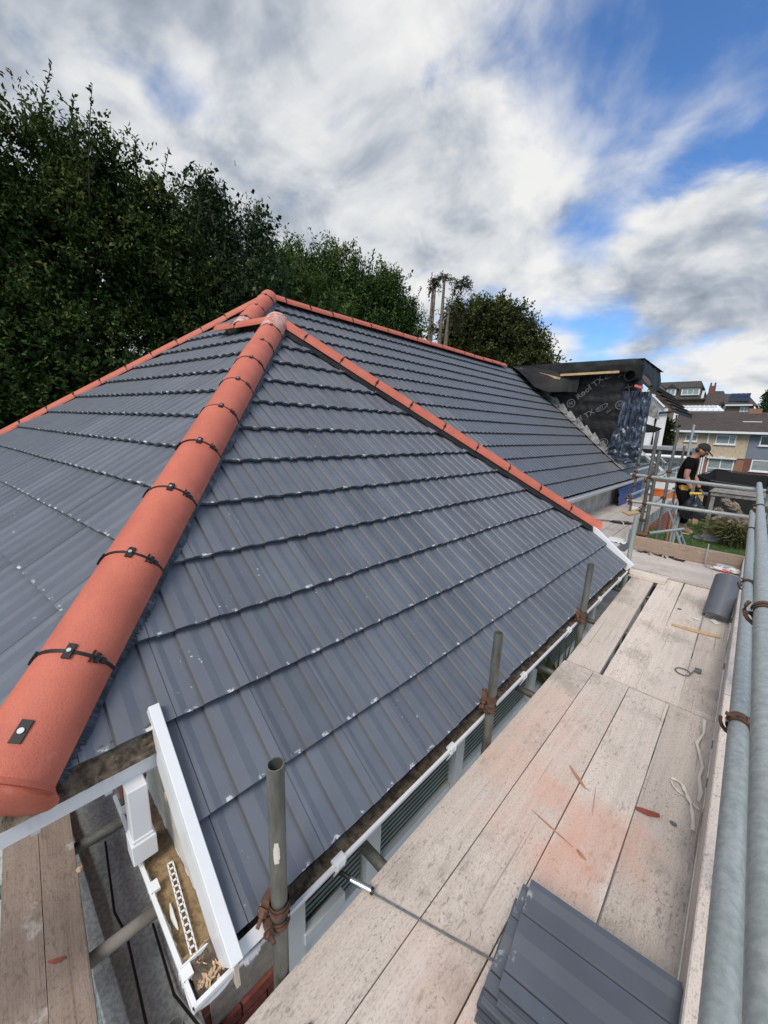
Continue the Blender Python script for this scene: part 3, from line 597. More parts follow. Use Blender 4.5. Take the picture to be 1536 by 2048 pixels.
# pleated dry-hip flashing showing beside the hips
def hip_strip(F, hip_uv, w0, w1, n, h=0.016):
    (ua, va), (ub, vb) = hip_uv; m = MB()
    d = Vector((ub-ua, vb-va)); L = d.length; d.normalize(); nrm = Vector((d.y, -d.x))
    if w0 < 0: nrm = -nrm; w0, w1 = -w0, -w1
    def fn(s, t):
        q = Vector((ua, va))+d*L*s; wv = w0+(w1*(1+0.05*math.sin(s*L*14.2)+0.06*n3((s*L, 3, 1), 3))-w0)*t; q = q+nrm*wv
        return F.p(q.x, q.y, h+0.020*(1-t)+0.0035*math.sin(s*L*310)*(0.3+t))
    m.grid(fn, n, 3); return m
mb = MB(); mb.sphere(V(0, 0, 0), 1.0, 18, 12); mE = Matrix((d1*0.042, x1*(RT+0.012), u1*(RT+0.012))).transposed().to_4x4(); mE.translation = HB1+d1*0.061-u1*0.012; mb.v = [tuple(mE @ Vector(q)) for q in mb.v]; mb.build('ridge_tile', MAT['terracotta'], ROOF, True)
hip_strip(FA, ((-0.07, 0.68), (2.40, 4.03)), 0.10, 0.139, 900).build('hip_flashing', MAT['dpc'], ROOF, True, fix=False)
hip_strip(FA, ((5.11, 0.6), (2.52, 4.03)), -0.10, -0.175, 400).build('hip_flashing', MAT['membrane'], ROOF, True, fix=False)
hip_strip(FL, ((0, 0), (-2.40, 3.58)), -0.09, -0.13, 500).build('hip_flashing', MAT['membrane'], ROOF, True, fix=False)
hip_strip(FM, ((-0.85, 3.29), (-0.02, 4.36)), 0.09, 0.15, 200).build('hip_flashing', MAT['dpc'], ROOF, True, fix=False)

# mortar bedding under the tile noses at the short hip eave
mb = MB()
def bed(u, t): return FA.p(-0.12+u*0.44, 0.655-t*0.09, 0.012-0.050*t+0.012*n3((u*9, t*4, 0), 1.4)+0.006*n3((u*31, t*9, 3), 1))
mb.grid(bed, 90, 10); mb.build('mortar_bed', MAT['muck'], BUNG, True, fix=False)

# --- gutters: channel section swept along a run
def gutter(a, b, out, w=0.105, dep=0.070, lip=0.012, name='gutter', mat='pvc', cap0=True, square=False):
    a, b, out = Vector(a), Vector(b), Vector(out).normalized(); z = V(0, 0, 1)
    sec = [(0.002, 0), (0.002, -0.012)]+[(-w/2+(w/2-0.002)*math.cos(t), -0.012-(dep-0.012)*math.sin(t)) for t in [math.pi*i/8 for i in range(1, 8)]]+[(-w, -0.012), (-w, 0.01), (-w+0.004, 0.01)]+[(-w/2+(w/2-0.007)*math.cos(t), -0.012-(dep-0.017)*math.sin(t)) for t in [math.pi-math.pi*i/8 for i in range(1, 8)]]+[(-0.006, -0.012), (-0.010, -0.004), (-0.010, 0)]
    if square: sec = [(0.002, 0), (0.0, -dep), (-w, -dep), (-w, 0.01), (-w+0.004, 0.01), (-w+0.004, -dep+0.005), (-0.006, -dep+0.005), (-0.008, -0.004), (-0.012, 0)]
    m = MB(); P = lambda o, s: o+out*s[0]+z*s[1]; n = len(sec)
    m.add([P(a, s) for s in sec]+[P(b, s) for s in sec], [(i, (i+1) % n, n+(i+1) % n, n+i) for i in range(n)]+([tuple(range(n))] if cap0 else [])+[tuple(reversed(range(n, 2*n)))])
    return m.build(name, MAT[mat], BUNG)
def bracket(g, p, out, along, w=0.05):
    p, out, al = Vector(p), Vector(out).normalized(), Vector(along).normalized(); mt = Matrix((al, out, V(0, 0, 1))).transposed().to_4x4(); mt.translation = p; m = MB()
    m.box((-w/2, -0.022, -0.004), (w/2, 0.004, 0.006), 0, mt); m.box((-w/2, 0.001, -0.020), (w/2, 0.007, 0.005), 0, mt); m.prism([mt @ V(-w*.3, 0.006, -0.026), mt @ V(w*.3, 0.006, -0.026), mt @ V(w*.22, -0.02, -0.085), mt @ V(-w*.22, -0.02, -0.085)], mt.to_3x3() @ V(0, -0.006, 0))
    for s in (-0.3, 0.3): m.box((w*s-0.002, 0.006, -0.024), (w*s+0.002, 0.009, -0.001), 0, mt)
    m.build('bracket', MAT['pvc'], g)
GX, GZL = -0.813, -1.535
gf = gutter((GX, 0.198, GZL), (GX, 5.06, GZL), (1, 0, 0), cap0=False)
for y in (0.36, 0.70, 1.42, 2.25, 3.1, 3.95, 4.7): bracket(gf, (GX, y, GZL), (1, 0, 0), (0, 1, 0))
gr = gutter((GX-0.004, 0.196, GZL+0.001), (-1.66, 0.190, GZL+0.001), (0, -1, 0), w=0.125, dep=0.05, cap0=False)
for x in (-0.90, -1.19, -1.56): bracket(gr, (x, 0.2, GZL), (0, -1, 0), (1, 0, 0), 0.038)
gh = gutter((-1.346, 0.30, -1.165), (-1.346, -1.3, -1.165), (1, 0, 0), dep=0.055, square=True)
for y in (0.268, 0.145, -0.04, -0.4): bracket(gh, (-1.352, y, -1.17), (1, 0, 0), (0, 1, 0), 0.046)
gm = gutter((-2.115, 6.3, -1.10), (-2.05, 15.2, -1.10), (1, 0, 0))
# muck lying in them
def muck(fn, nu, nv, mat, name, amp=0.012, sc=30): 
    m = MB(); m.grid(lambda u, v: Vector(fn(u, v))+V(0, 0, amp*n3(fn(u, v), sc)+0.5*amp*n3(fn(u, v), sc*2.7)), nu, nv); return m.build(name, MAT[mat], BUNG, True, fix=False)
muck(lambda u, v: (GX-0.008-0.10*u, 0.215+4.83*v, GZL-0.014+0.016*u+0.008*math.sin(v*23)), 6, 420, 'muck', 'gutter_muck', 0.016)
muck(lambda u, v: (-0.86-0.76*u, 0.201+0.102*v, GZL-0.030+0.008*v), 160, 14, 'silt', 'gutter_silt', 0.005, 40)
muck(lambda u, v: (-0.83-0.10*u, 0.212+0.115*v, GZL-0.020), 30, 30, 'muck', 'gutter_muck', 0.016, 26)
muck(lambda u, v: (-1.362-0.09*u, 0.28-1.5*v, -1.205+0.02*u), 6, 120, 'muck', 'gutter_muck', 0.014)
# leaf scraps in the corner
lm = MB()
for i in range(70):
    p = V(-0.825-random.random()*0.11, 0.215+random.random()*0.11, GZL-0.006); a = random.random()*6.3; s = random.uniform(0.006, 0.016); t = random.uniform(-0.5, 0.5)
    q = [p+V(math.cos(a+j*1.57)*s*(1 if j % 2 else .5), math.sin(a+j*1.57)*s*(1 if j % 2 else .5), t*s*(j-1.5)) for j in range(4)]; lm.add(q, [(0, 1, 2, 3)])
tag(lm.build('leaf_litter', MAT['kraft'], BUNG, fix=False), kind='stuff')

# --- verge boards either side of the lower eave
def verge(y0, y1, v0, v1, top, bot, name):
    m = MB(); ins = 0.012
    A = lambda v, h: FA.p(0, v, h)
    for (ya, yb, ha, hb) in ((y0, y1, top-0.026, top),):
        pr = [A(v0, ha), A(v1, ha), A(v1, hb), A(v0, hb)]; m.prism([p+V(0, ya, 0) for p in pr], (0, yb-ya, 0))
    pr = [A(v0, bot), A(v1, bot), A(v1, top-0.026), A(v0, top-0.026)]; m.prism([p+V(0, y0, 0) for p in pr], (0, 0.012, 0))
    return m.build(name, MAT['pvc'], BUNG, bevel=0.002)
verge(0.284, 0.319, -0.055, 0.70, 0.052, -0.10, 'verge_board')
verge(5.035, 5.085, -0.06, 0.70, 0.05, -0.055, 'verge_board')
# stained cladding below the left verge, and white eave piece
mb = MB(); mb.prism([(-0.80, 0.306, -1.60), (-1.62, 0.306, -1.60), (-1.62, 0.306, -1.0), (-1.36, 0.306, -1.02), (-0.82, 0.306, -1.45)], (0, 0.012, 0)); mb.build('verge_cladding', MAT['pvc_dirty'], BUNG)
mb = MB(); mb.prism([FA.p(0.318, -0.062, 0.0), FA.p(0.46, -0.062, 0.0), FA.p(0.46, -0.025, 0.005), FA.p(0.318, -0.025, 0.005)], FA.N*-0.006); mb.build('eave_strip', MAT['pvc'], BUNG)
# short square downpipe emptying into the side gutter
mb = MB(); mb.box((-1.350, 0.182, -1.44), (-1.290, 0.242, -1.215)); mb.box((-1.358, 0.174, -1.512), (-1.280, 0.250, -1.428)); mb.box((-1.353, 0.179, -1.430), (-1.286, 0.245, -1.415)); mb.build('downpipe', MAT['pvc'], BUNG, bevel=0.003)
mb = MB(); mb.path([(-1.34, 0.296, -1.23), (-1.28, 0.294, -1.29), (-1.1, 0.294, -1.38), (-0.98, 0.30, -1.45)], 0.005); mb.build('cable', MAT['black_plastic'], BUNG, True)
mb = MB()
for p in ((-1.27, 0.294, -1.295), (-1.08, 0.294, -1.39)): mb.box((p[0]-0.012, p[1]-0.008, p[2]-0.012), (p[0]+0.012, p[1]+0.006, p[2]+0.012))
mb.build('cable_clip', MAT['kraft'], BUNG)

# --- walls below the eaves; brick courses where they show, window with blinds
WX = -1.12
mb = MB(); mb.box((WX-0.2, 0.33, GZ), (WX-0.012, 5.0, -1.60)); WALL = mb.build('wall', MAT['mortar_joint'], BUNG)
bm_ = MB(); bm_.box((0, 0, 0), (0.018, 0.215, 0.065)); b0 = bm_.build('brick', MAT['brick'], None, bevel=0.003); bmesh_brick = b0.data; bpy.data.objects.remove(b0)
def brick(loc, sy=1.0):
    o = bpy.data.objects.new('brick', bmesh_brick); C.objects.link(o); o.parent = WALL; o.location = Vector(loc)-BW+V(random.gauss(0, .0008), random.gauss(0, .001), random.gauss(0, .001)); o.scale = (1, sy, 1)
WIN_Y0, WIN_Y1, WIN_Z0 = 0.66, 4.9, -2.40
for r_ in range(20):
    z = GZ+0.002+0.075*r_+0.06
    if z > -1.72: break
    lim = 0.612 if z > WIN_Z0-0.15 else 1.9
    for j in range(-1, 8):
        y = 0.335+0.225*j+(0.1125 if r_ % 2 else 0); y0, y1 = max(y, 0.333), min(y+0.215, lim)
        if y1-y0 > 0.03: brick((WX-0.012, y0, z), (y1-y0)/0.215)
# side wall of the bay
mb = MB(); mb.box((-1.9, 0.30, GZ), (WX-0.02, 0.329, -1.60)); mb.build('side_wall', MAT['brick_far_red'], BUNG)
for r_ in range(22):
    z = GZ+0.06+0.075*r_
    if z > -1.75: break
mb = MB(); mb.grid(lambda u, v: (-2.9+2.05*u, -1.2+1.50*v, -2.22+0.01*n3((u*9, v*7, 0), 1)), 30, 20); mb.build('porch_roof', MAT['felt_roof'], BUNG, True, fix=False)
mb = MB(); mb.prism([(-2.9, -0.02, -2.21), (-0.84, 0.05, -2.21), (-0.84, 0.12, -2.21), (-2.9, 0.05, -2.21)], (0, 0, 0.035)); mb.build('felt_lap', MAT['felt_roof'], BUNG, bevel=0.006)
mb = MB(); mb.path([(-2.1, 0.18, -2.19), (-1.7, 0.14, -2.17), (-1.55, 0.155, -2.14), (-1.2, 0.14, -2.17), (-0.9, 0.15, -2.19)], 0.005, 6); mb.path([(-1.55, 0.25, -2.19), (-1.25, 0.24, -2.185), (-1.05, 0.29, -2.19)], 0.005, 6); mb.build('cable', MAT['black_plastic'], BUNG, True)
mb = MB(); mb.box((-2.9, -1.2, GZ), (-0.86, 0.29, -2.24)); mb.build('porch_wall', MAT['brick_far_red'], BUNG)
# window: sill, frame bars, panes, blind slats
mb = MB(); mb.box((WX-0.02, WIN_Y0-0.02, WIN_Z0-0.05), (WX+0.075, WIN_Y1, WIN_Z0)); mb.build('window_sill', MAT['frame_white'], BUNG, bevel=0.004)
WF = MB(); ys = [WIN_Y0, 1.13, 1.93, 3.12, WIN_Y1-0.02]
WF.box((WX+0.047, WIN_Y0+0.04, -2.245), (WX+0.085, 0.93, -2.185)); WF.box((WX+0.020, WIN_Y0+0.045, -2.37), (WX+0.046, 0.92, -2.25))
for y in ys: WF.box((WX-0.01, y-0.035, WIN_Z0+0.001), (WX+0.045, y+0.035, -1.62))
for y in ys: WF.box((WX+0.0455, y-0.050, WIN_Z0+0.05), (WX+0.075, y+0.050, -1.62))
for a, b in zip(ys[:-1], ys[1:]): WF.box((WX-0.008, a+0.036, WIN_Z0+0.002), (WX+0.043, b-0.036, WIN_Z0+0.065)); WF.box((WX-0.008, a+0.036, -1.70), (WX+0.043, b-0.036, -1.625))
WFo = WF.build('window', MAT['frame_white'], BUNG, bevel=0.003)
for a, b in zip(ys[:-1], ys[1:]):
    g = MB(); g.box((WX+0.008, a+0.037, WIN_Z0+0.066), (WX+0.014, b-0.037, -1.701)); g.build('pane', MAT['glass'], WFo)
    bl = MB(); z = WIN_Z0+0.09
    while z < -1.72: bl.bar((WX+0.020, a+0.045, z), (WX+0.020, b-0.045, z), 0.006, 0.040, (0.35, 0, 1)); z += 0.035
    bl.build('blind', MAT['blind'], WFo)
# soffit and fascia
mb = MB(); mb.box((WX, 0.32, -1.635), (-0.86, 5.0, -1.622)); mb.box((-0.944, 0.32, -1.62), (-0.929, 5.0, -1.49)); mb.build('fascia', MAT['pvc_dirty'], BUNG)
# main wall behind the second run of staging
mb = MB(); mb.box((-7.0, 5.0, GZ), (-2.36, 15.4, -1.17)); mb.build('wall', MAT['render_grey'], BUNG)
mb = MB(); mb.box((-2.30, 5.2, -1.24), (-2.235, 15.2, -1.09)); mb.build('fascia', MAT['pvc'], BUNG)
mb = MB(); mb.box((-6.9, 0.4, GZ), (-1.42, 4.99, -1.22)); mb.build('wall', MAT['brick_far_red'], BUNG)

# ------------------------------------------------------------------ dormer wrapped in roofing membrane
CY = 11.42
def onM(x): return 1.76-(x+5.55)*0.8391
mb = MB()
def cheek(u, v):
    x = -5.45+u*3.1; zb = onM(x)-0.02+0.05; zt = 1.70-0.10*u; z = zb+(zt-zb)*v
    w = 0.035*n3((x*1.1+z*0.9, z*2.6-x*0.5, 2), 1.0)+0.020*n3((x*2.5, z*7, 5), 1.0)+0.012*n3((x*8+z*3, z*3, 9), 1.0)
    w += 0.022*abs(math.sin((x*0.35+z*2.05)*2.2))**6
    return (x, CY-0.03-w, z)
mb.grid(cheek, 90, 70); DORM = mb.build('dormer', MAT['membrane'], BUNG, True, fix=False)
mb = MB(); mb.box((-6.2, CY+0.03, -0.9), (-2.72, 13.8, 1.66)); mb.build('dormer_body', MAT['membrane'], DORM)
# flat roof sheet with its folded skirt
def skirt(u, v):
    per = [(-5.6, 11.28), (-2.48, 11.22), (-2.30, 11.36), (-2.36, 13.9)]; ls = [0]
    for a, b in zip(per[:-1], per[1:]): ls.append(ls[-1]+math.dist(a, b))
    t = u*ls[-1]; i = max(j for j in range(len(per)-1) if ls[j] <= t+1e-9); k = (t-ls[i])/(ls[i+1]-ls[i]); x = per[i][0]+(per[i+1][0]-per[i][0])*k; y = per[i][1]+(per[i+1][1]-per[i][1])*k
    drop = 0.30+0.16*max(0, math.sin((x+5.9)*1.15))*(1 if y < 11.4 else 1)+(0.22 if x > -2.45 else 0)*(0.7+0.5*math.sin(y*2)); z = 1.90-0.07*(x+5.6)/3.4-drop*v
    cx, cy = (x+3.9, y-13); l = math.hypot(cx, cy); bulge = 0.05*math.sin(v*2.6)+0.03*n3((x*2, y*2, v*2), 1.2)
    return (x+cx/l*bulge, y+cy/l*bulge-(0.03 if y < 11.4 else 0), z)
mb = MB(); mb.grid(skirt, 120, 8); mb.build('roof_sheet_skirt', MAT['rubber'], DORM, True, fix=False)
mb = MB(); mb.grid(lambda u, v: (-5.75+u*3.48, 11.24+v*2.66, 1.902-0.07*u+0.012*n3((u*6, v*6, 0), 1.5)), 30, 30); mb.build('roof_sheet', MAT['rubber'], DORM, True, fix=False)
# loose corner flap of sheet lying on the new tiles at the ridge end
def flap(u, v):
    x = -5.62+u*1.95; yb = 11.20-0.55*math.sin(min(1, u*1.12)*math.pi)**0.8*(1-u*0.35); y = 11.30+(yb-11.30)*v; z0 = 1.86-0.02*u; zt = onM(x)+0.09
    z = z0+(max(zt, z0-0.75)-z0)*(v**0.8)*(0.35+0.65*min(1, u*1.5)); return (x, y-0.04, z+0.015*n3((x*3, y*3, 1), 1))
mb = MB(); mb.grid(flap, 50, 14); mb.build('sheet_flap', MAT['rubber'], DORM, True, fix=False)
mb = MB(); mb.bar((-5.32, 11.13, 1.79), (-4.13, 11.10, 1.45), 0.035, 0.055); mb.build('batten', MAT['batten'], DORM)
mb = MB(); mb.bar((-4.14, 11.12, 1.545), (-2.73, 11.10, 1.535), 0.03, 0.055); mb.build('batten', MAT['batten'], DORM)
# end roll of the sheet
mb = MB(); mb.tube((-2.50, 11.14, 1.44), (-2.45, 11.6, 1.46), 0.135, 20, hollow=0.02); mb.build('sheet_roll', MAT['rubber'], DORM, True)
mb = MB(); mb.bar((-2.36, 11.13, 1.20), (-2.18, 11.15, 1.14), 0.02, 0.055); mb.build('red_tag', MAT['coral'], DORM)
# hanging blue-black plastic over the front corner
def hang(x0, x1, z0, z1, y, amp, seed, splay=0.0):
    return lambda u, v: (x0+(x1-x0)*u+splay*v*(u-0.5)+0.02*n3((u*5, v*4, seed), 1), y-0.05-amp*abs(n3((u*4.5, v*1.6, seed), 1.6))-0.02*math.sin(u*15+v*2), z0+(z1-z0)*v+0.05*n3((u*2, seed, v), 1))
mb = MB(); mb.grid(hang(-2.62, -2.00, 1.08, 0.25, 11.34, 0.12, 3), 26, 26); mb.build('plastic_drape', MAT['dpc'], DORM, True, fix=False)
mb = MB(); mb.grid(hang(-2.68, -2.06, 0.28, -0.28, 11.32, 0.10, 8, 0.06), 24, 24); mb.build('plastic_drape', MAT['dpc'], DORM, True, fix=False)
mb = MB(); mb.grid(hang(-2.72, -2.10, -0.20, -0.60, 11.30, 0.14, 15, 0.25), 24, 18); mb.build('plastic_drape', MAT['dpc'], DORM, True, fix=False)
mb = MB(); mb.add([(-2.06, 11.36, 0.95), (-1.86, 11.5, 0.72), (-1.80, 11.55, 0.42), (-2.02, 11.4, 0.50)], [(0, 1, 2, 3)]); mb.build('grey_patch', MAT['lead'], DORM, fix=False)
mb = MB(); mb.prism([(-2.05, 11.4, 0.32), (-1.72, 11.5, 0.22), (-1.80, 11.5, 0.12), (-2.05, 11.4, 0.10)], (0, 0.08, 0)); mb.build('membrane_tongue', MAT['rubber'], DORM)
def letters(s, x, z, size, ang, parent=DORM):
    cu = bpy.data.curves.new('lettering', 'FONT'); cu.body = s; cu.size = size*0.92; cu.extrude = 0.002; cu.resolution_u = 2
    t = bpy.data.objects.new('lettering', cu); C.objects.link(t); dg = bpy.context.evaluated_depsgraph_get(); me = bpy.data.meshes.new_from_object(t.evaluated_get(dg)); bpy.data.objects.remove(t)
    me.materials.clear(); me.materials.append(MAT['print_grey']); o = bpy.data.objects.new('lettering', me); C.objects.link(o); o.parent = parent
    o.matrix_local = Matrix.Translation(Vector((x, CY-0.115, z))-BW) @ Matrix.Rotation(R(-ang), 4, 'Y') @ Matrix.Rotation(R(90), 4, 'X'); return o
def roundel(x, z, r):
    m = MB(); seg = 20
    for rr, w in ((r, 0.16*r),):
        vs = [(x+math.cos(2*math.pi*i/seg)*q, CY-0.118, z+math.sin(2*math.pi*i/seg)*q) for q in (rr, rr-w) for i in range(seg)]; m.add(vs, [(i, (i+1) % seg, seg+(i+1) % seg, seg+i) for i in range(seg)])
    for dx in (-0.35, 0.0, 0.35): m.bar((x+dx*r-0.15*r, CY-0.118, z-0.42*r), (x+dx*r+0.05*r, CY-0.118, z+0.40*r), 0.004, 0.14*r, (1, 0, 0))
    m.build('printed_mark', MAT['print_grey'], DORM)
def oval(x, z, ang, l=0.30, h=0.10):
    m = MB(); a = R(ang); seg = 18; ca, sa = math.cos(a), math.sin(a)
    pt = lambda t, s: (x+(math.cos(t)*l*.5*s)*ca-(math.sin(t)*h*.5*s)*sa, CY-0.117, z+(math.cos(t)*l*.5*s)*sa+(math.sin(t)*h*.5*s)*ca)
    m.add([pt(2*math.pi*i/seg, q) for q in (1, .82) for i in range(seg)], [(i, (i+1) % seg, seg+(i+1) % seg, seg+i) for i in range(seg)]); m.build('printed_mark', MAT['print_grey'], DORM)
roundel(-3.83, 0.82, 0.11); letters('Roof', -3.66, 0.90, 0.235, 42); letters('TX', -3.30, 1.21, 0.225, 42); oval(-2.96, 1.52, 42, 0.34, 0.13); letters('ECO', -3.06, 1.41, 0.10, 42); letters('plus', -2.78, 1.42, 0.09, 42)
letters('Roof', -3.78, 0.16, 0.22, 36); letters('TX', -3.40, 0.42, 0.21, 36); oval(-3.05, 0.70, 36, 0.32, 0.12); letters('ECO', -3.16, 0.60, 0.095, 36)
letters('oof', -4.63, 1.02, 0.20, 42); letters('TX', -4.38, 1.25, 0.19, 42); oval(-4.12, 1.44, 42, 0.26, 0.10)
roundel(-2.64, 0.76, 0.11); letters('R', -2.52, 0.90, 0.2, 60); letters('X', -2.50, 1.10, 0.2, 60); roundel(-2.88, -0.18, 0.105); letters('plus', -2.92, 0.56, 0.08, 36)
# stepped lead soakers down the abutment
for i in range(12):
    v = 3.62-i*0.30; m = MB(); 
    m.add([FM.p(7.91+0.03*math.sin(i*2), v-0.02, 0.050), FM.p(8.13, v-0.02, 0.075), FM.p(8.13, v+0.30, 0.042), FM.p(7.95, v+0.30, 0.030)], [(0, 1, 2, 3)])
    m.add([FM.p(8.13, v-0.02, 0.055), FM.p(8.145, v-0.02, 0.12), FM.p(8.145, v+0.29, 0.20), FM.p(8.13, v+0.30, 0.042)], [(0, 1, 2, 3)]); m.build('lead_soaker', MAT['lead'], BUNG, fix=False)
mb = MB(); mb.grid(lambda u, v: FM.p(8.28+u*2.3, 0.50+v*0.34*(1-0.15*u), 0.045+0.015*n3((u*7, v*5, 1), 1.5)), 34, 8); mb.build('lead_apron', MAT['foil'], BUNG, True, fix=False)
mb = MB(); mb.prism([FM.p(11.86, -0.05, 0.03), FM.p(11.95, -0.05, 0.03), FM.p(11.95, 1.0, 0.03), FM.p(11.86, 1.0, 0.03)], FM.N*0.05); mb.build('verge_board', MAT['pvc'], BUNG)
tag((lambda m: m.build('blue_tarpaulin', MAT['blue_tarp'], None, True, fix=False))(MB().grid(lambda u, v: (-2.215+0.05*abs(n3((u*6, v*4, 0), 1))+0.06*v, 10.6+u*2.6, -1.25-0.42*v), 40, 10)), 'blue tarpaulin hanging under the far eave behind the scaffold', 'tarpaulin')

# ------------------------------------------------------------------ scaffold boards
SB = 'scaffold boards of the staging'
def plank(x0, x1, y0, y1, z, label, mat='board', along='y', th=0.038, rot=0.0, name='scaffold_board', group=SB):
    L, w = (y1-y0, x1-x0) if along == 'y' else (x1-x0, y1-y0); m = MB(); nu = max(6, int(L/0.25)); sd = random.random()*50
    wob = lambda s, e: 0.0022*n3((s*1.7, e, sd), 1)
    top = lambda u, v: (u*L-L/2, (v-0.5)*w+wob(u*L, v*3), 0.0012*n3((u*L*3, v*4, sd), 1))
    m.grid(top, nu, 4); k = len(m.v)
    for side in (0, 1):
        for i in range(nu):
            a, b = top(i/nu, side), top((i+1)/nu, side); m.add([a, b, (b[0], b[1], -th), (a[0], a[1], -th)], [(0, 1, 2, 3)])
    for e in (0, 1): a, b = top(e, 0), top(e, 1); m.add([a, b, (b[0], b[1], -th), (a[0], a[1], -th)], [(0, 1, 2, 3)])
    m.add([(-L/2, -w/2, -th), (L/2, -w/2, -th), (L/2, w/2, -th), (-L/2, w/2, -th)], [(0, 1, 2, 3)])
    o = m.build(name, MAT[mat], None, origin=(0, 0, 0)); o.location = ((x0+x1)/2, (y0+y1)/2, z); o.rotation_euler = (0, 0, (R(90) if along == 'y' else 0)+rot); WL[o.name] = o.location.copy()
    return tag(o, label, 'scaffold board', group)
ED = [-0.760, -0.5575, -0.5535, -0.3345, -0.3300, -0.1060, -0.1010, 0.1230]
for i, nm in enumerate(('near scaffold board beside the white gutter, holding the small slate chip', 'near scaffold board second from the gutter, under the black strap', 'near scaffold board dusted most strongly brick red', 'near scaffold board beside the toe board, under the cream tape')):
    plank(ED[2*i], ED[2*i+1], -1.25, 2.872+0.012*(i % 2), DZ-0.0012*i, nm)
E2 = [(-0.795, -0.568, 'middle scaffold board left of the wide dark gap', .025), (-0.530, -0.310, 'middle scaffold board right of the wide dark gap, with the brown stain', .017), (-0.304, -0.078, 'middle scaffold board carrying the loose lath and wire loop', .008), (-0.064, 0.122, 'middle scaffold board running under the grey ridge tile', 0)]
for i, (a, b, nm, ro) in enumerate(E2): plank(a, b, 2.895, 6.4, DZ-0.001*i-0.002, nm, rot=ro)
for i, (x0, x1, y0, y1, nm) in enumerate(((-1.02, -0.475, 5.33, 5.555, 'short cross board stepping forward at the end of the staging'), (-0.98, 0.145, 5.60, 5.825, 'front full-length cross board laid over the far board ends'), (-1.16, 0.145, 5.83, 6.055, 'second cross board from the front at the far end'), (-1.16, 0.145, 6.06, 6.285, 'third cross board from the front, under torn felt scraps'), (-1.10, 0.145, 6.29, 6.545, 'last cross board lying against the end toe board'))):
    plank(x0, x1, y0, y1, DZ+0.040+0.0015*(i % 2), nm, 'board_grey' if i else 'board', 'x')
for i in range(6):
    plank(-2.66+0.232*i, -2.66+0.232*i+0.226, 6.58+0.02*(i % 3)+(0.35 if i == 0 else 0), 13.5, DZ-0.001*(i % 3), ('far staging board against the low white wall', 'far staging board second from the white wall', 'far staging board third from the white wall', 'far staging board with the cut card lying on it', 'far staging board fifth from the white wall', 'far staging board on the garden side with flaking end')[i], 'board_grey')
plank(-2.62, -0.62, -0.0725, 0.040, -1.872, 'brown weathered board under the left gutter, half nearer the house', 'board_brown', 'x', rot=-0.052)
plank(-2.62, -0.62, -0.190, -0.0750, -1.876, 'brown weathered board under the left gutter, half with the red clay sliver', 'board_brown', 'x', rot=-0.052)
def toe(a, b, h, label, mat='toe', zb=DZ+0.002, th=0.036, name='toe_board'):
    a, b = Vector((a[0], a[1], 0)), Vector((b[0], b[1], 0)); L = (b-a).length; m = MB(); m.box((-L/2, -th/2, 0), (L/2, th/2, h)); o = m.build(name, MAT[mat], None, bevel=0.004, origin=(0, 0, 0))
    o.location = ((a.x+b.x)/2, (a.y+b.y)/2, zb); o.rotation_euler = (0, 0, math.atan2(b.y-a.y, b.x-a.x)); return tag(o, label, 'toe board', 'toe boards on edge round the staging')
toe((0.1445, -1.2), (0.1445, 2.86), 0.215, 'pinkish toe board on edge under the near guard rails', 'board')
toe((0.1440, 2.88), (0.1640, 6.58), 0.215, 'grey toe board on edge beside the grey ridge tile', 'board_grey')
toe((-1.09, 6.60), (0.16, 6.60), 0.235, 'brown toe board on edge closing the far end', zb=DZ+0.004)
toe((-1.235, 7.02), (-1.235, 11.3), 0.225, 'pale toe board on edge along the garden side', 'render_grey')
toe((-2.715, 8.0), (-2.715, 12.4), 0.235, 'white board on edge along the bungalow wall', 'render_grey')

# ------------------------------------------------------------------ scaffold tubes and couplers
TR = 0.0242
def tube(a, b, label, mat='galv', group='scaffold tubes', cat='scaffold tube', r=TR, seg=20, name='scaffold_tube'):
    m = MB(); m.tube(a, b, r, seg, hollow=0.004); o = m.build(name, MAT[mat], None, True, origin=a); return tag(o, label, cat, group)
def coupler(t, p, ax, other, big=1.0, bolt=None, mat='rust', flap=True):
    """rusty coupler: two half-shells round the tube, a body block and a nutted bolt"""
    p, ax, oth = Vector(p), Vector(ax).normalized(), Vector(other).normalized(); oth = (oth-ax*oth.dot(ax)).normalized(); x = ax.cross(oth); m = MB(); s = big
    m.tube(p-ax*0.024*s, p+ax*0.024*s, TR+0.0050, 18, cap=False); m.tube(p-ax*0.010*s, p+ax*0.010*s, TR+0.0075, 18, cap=False)
    mt = Matrix((ax, oth, x)).transposed().to_4x4(); mt.translation = p
    m.box((-0.02*s, TR, -0.022*s), (0.02*s, TR+0.032*s, 0.022*s), 0, mt)
    bd = Vector(bolt).normalized() if bolt else x
    b0 = p+oth*(TR+0.016); m.tube(b0-bd*0.045*s, b0+bd*0.075*s, 0.0062, 8); m.tube(b0+bd*0.030*s, b0+bd*0.046*s, 0.0135, 6); m.tube(b0-bd*0.048*s, b0-bd*0.036*s, 0.0135, 6); m.tube(b0+bd*0.022*s, b0+bd*0.029*s, 0.018, 10)
    # curved flap hinging round
    pts = [p+oth*(TR+0.010)*math.cos(t_)*1.25+x*(TR+0.012)*math.sin(t_)*1.25 for t_ in [R(40+20*i) for i in range(9)]]; (m.path(pts, 0.0055*s, 6) if flap else None)
    m.build('coupler', MAT[mat], t, True, bevel=0.0)
posts = []
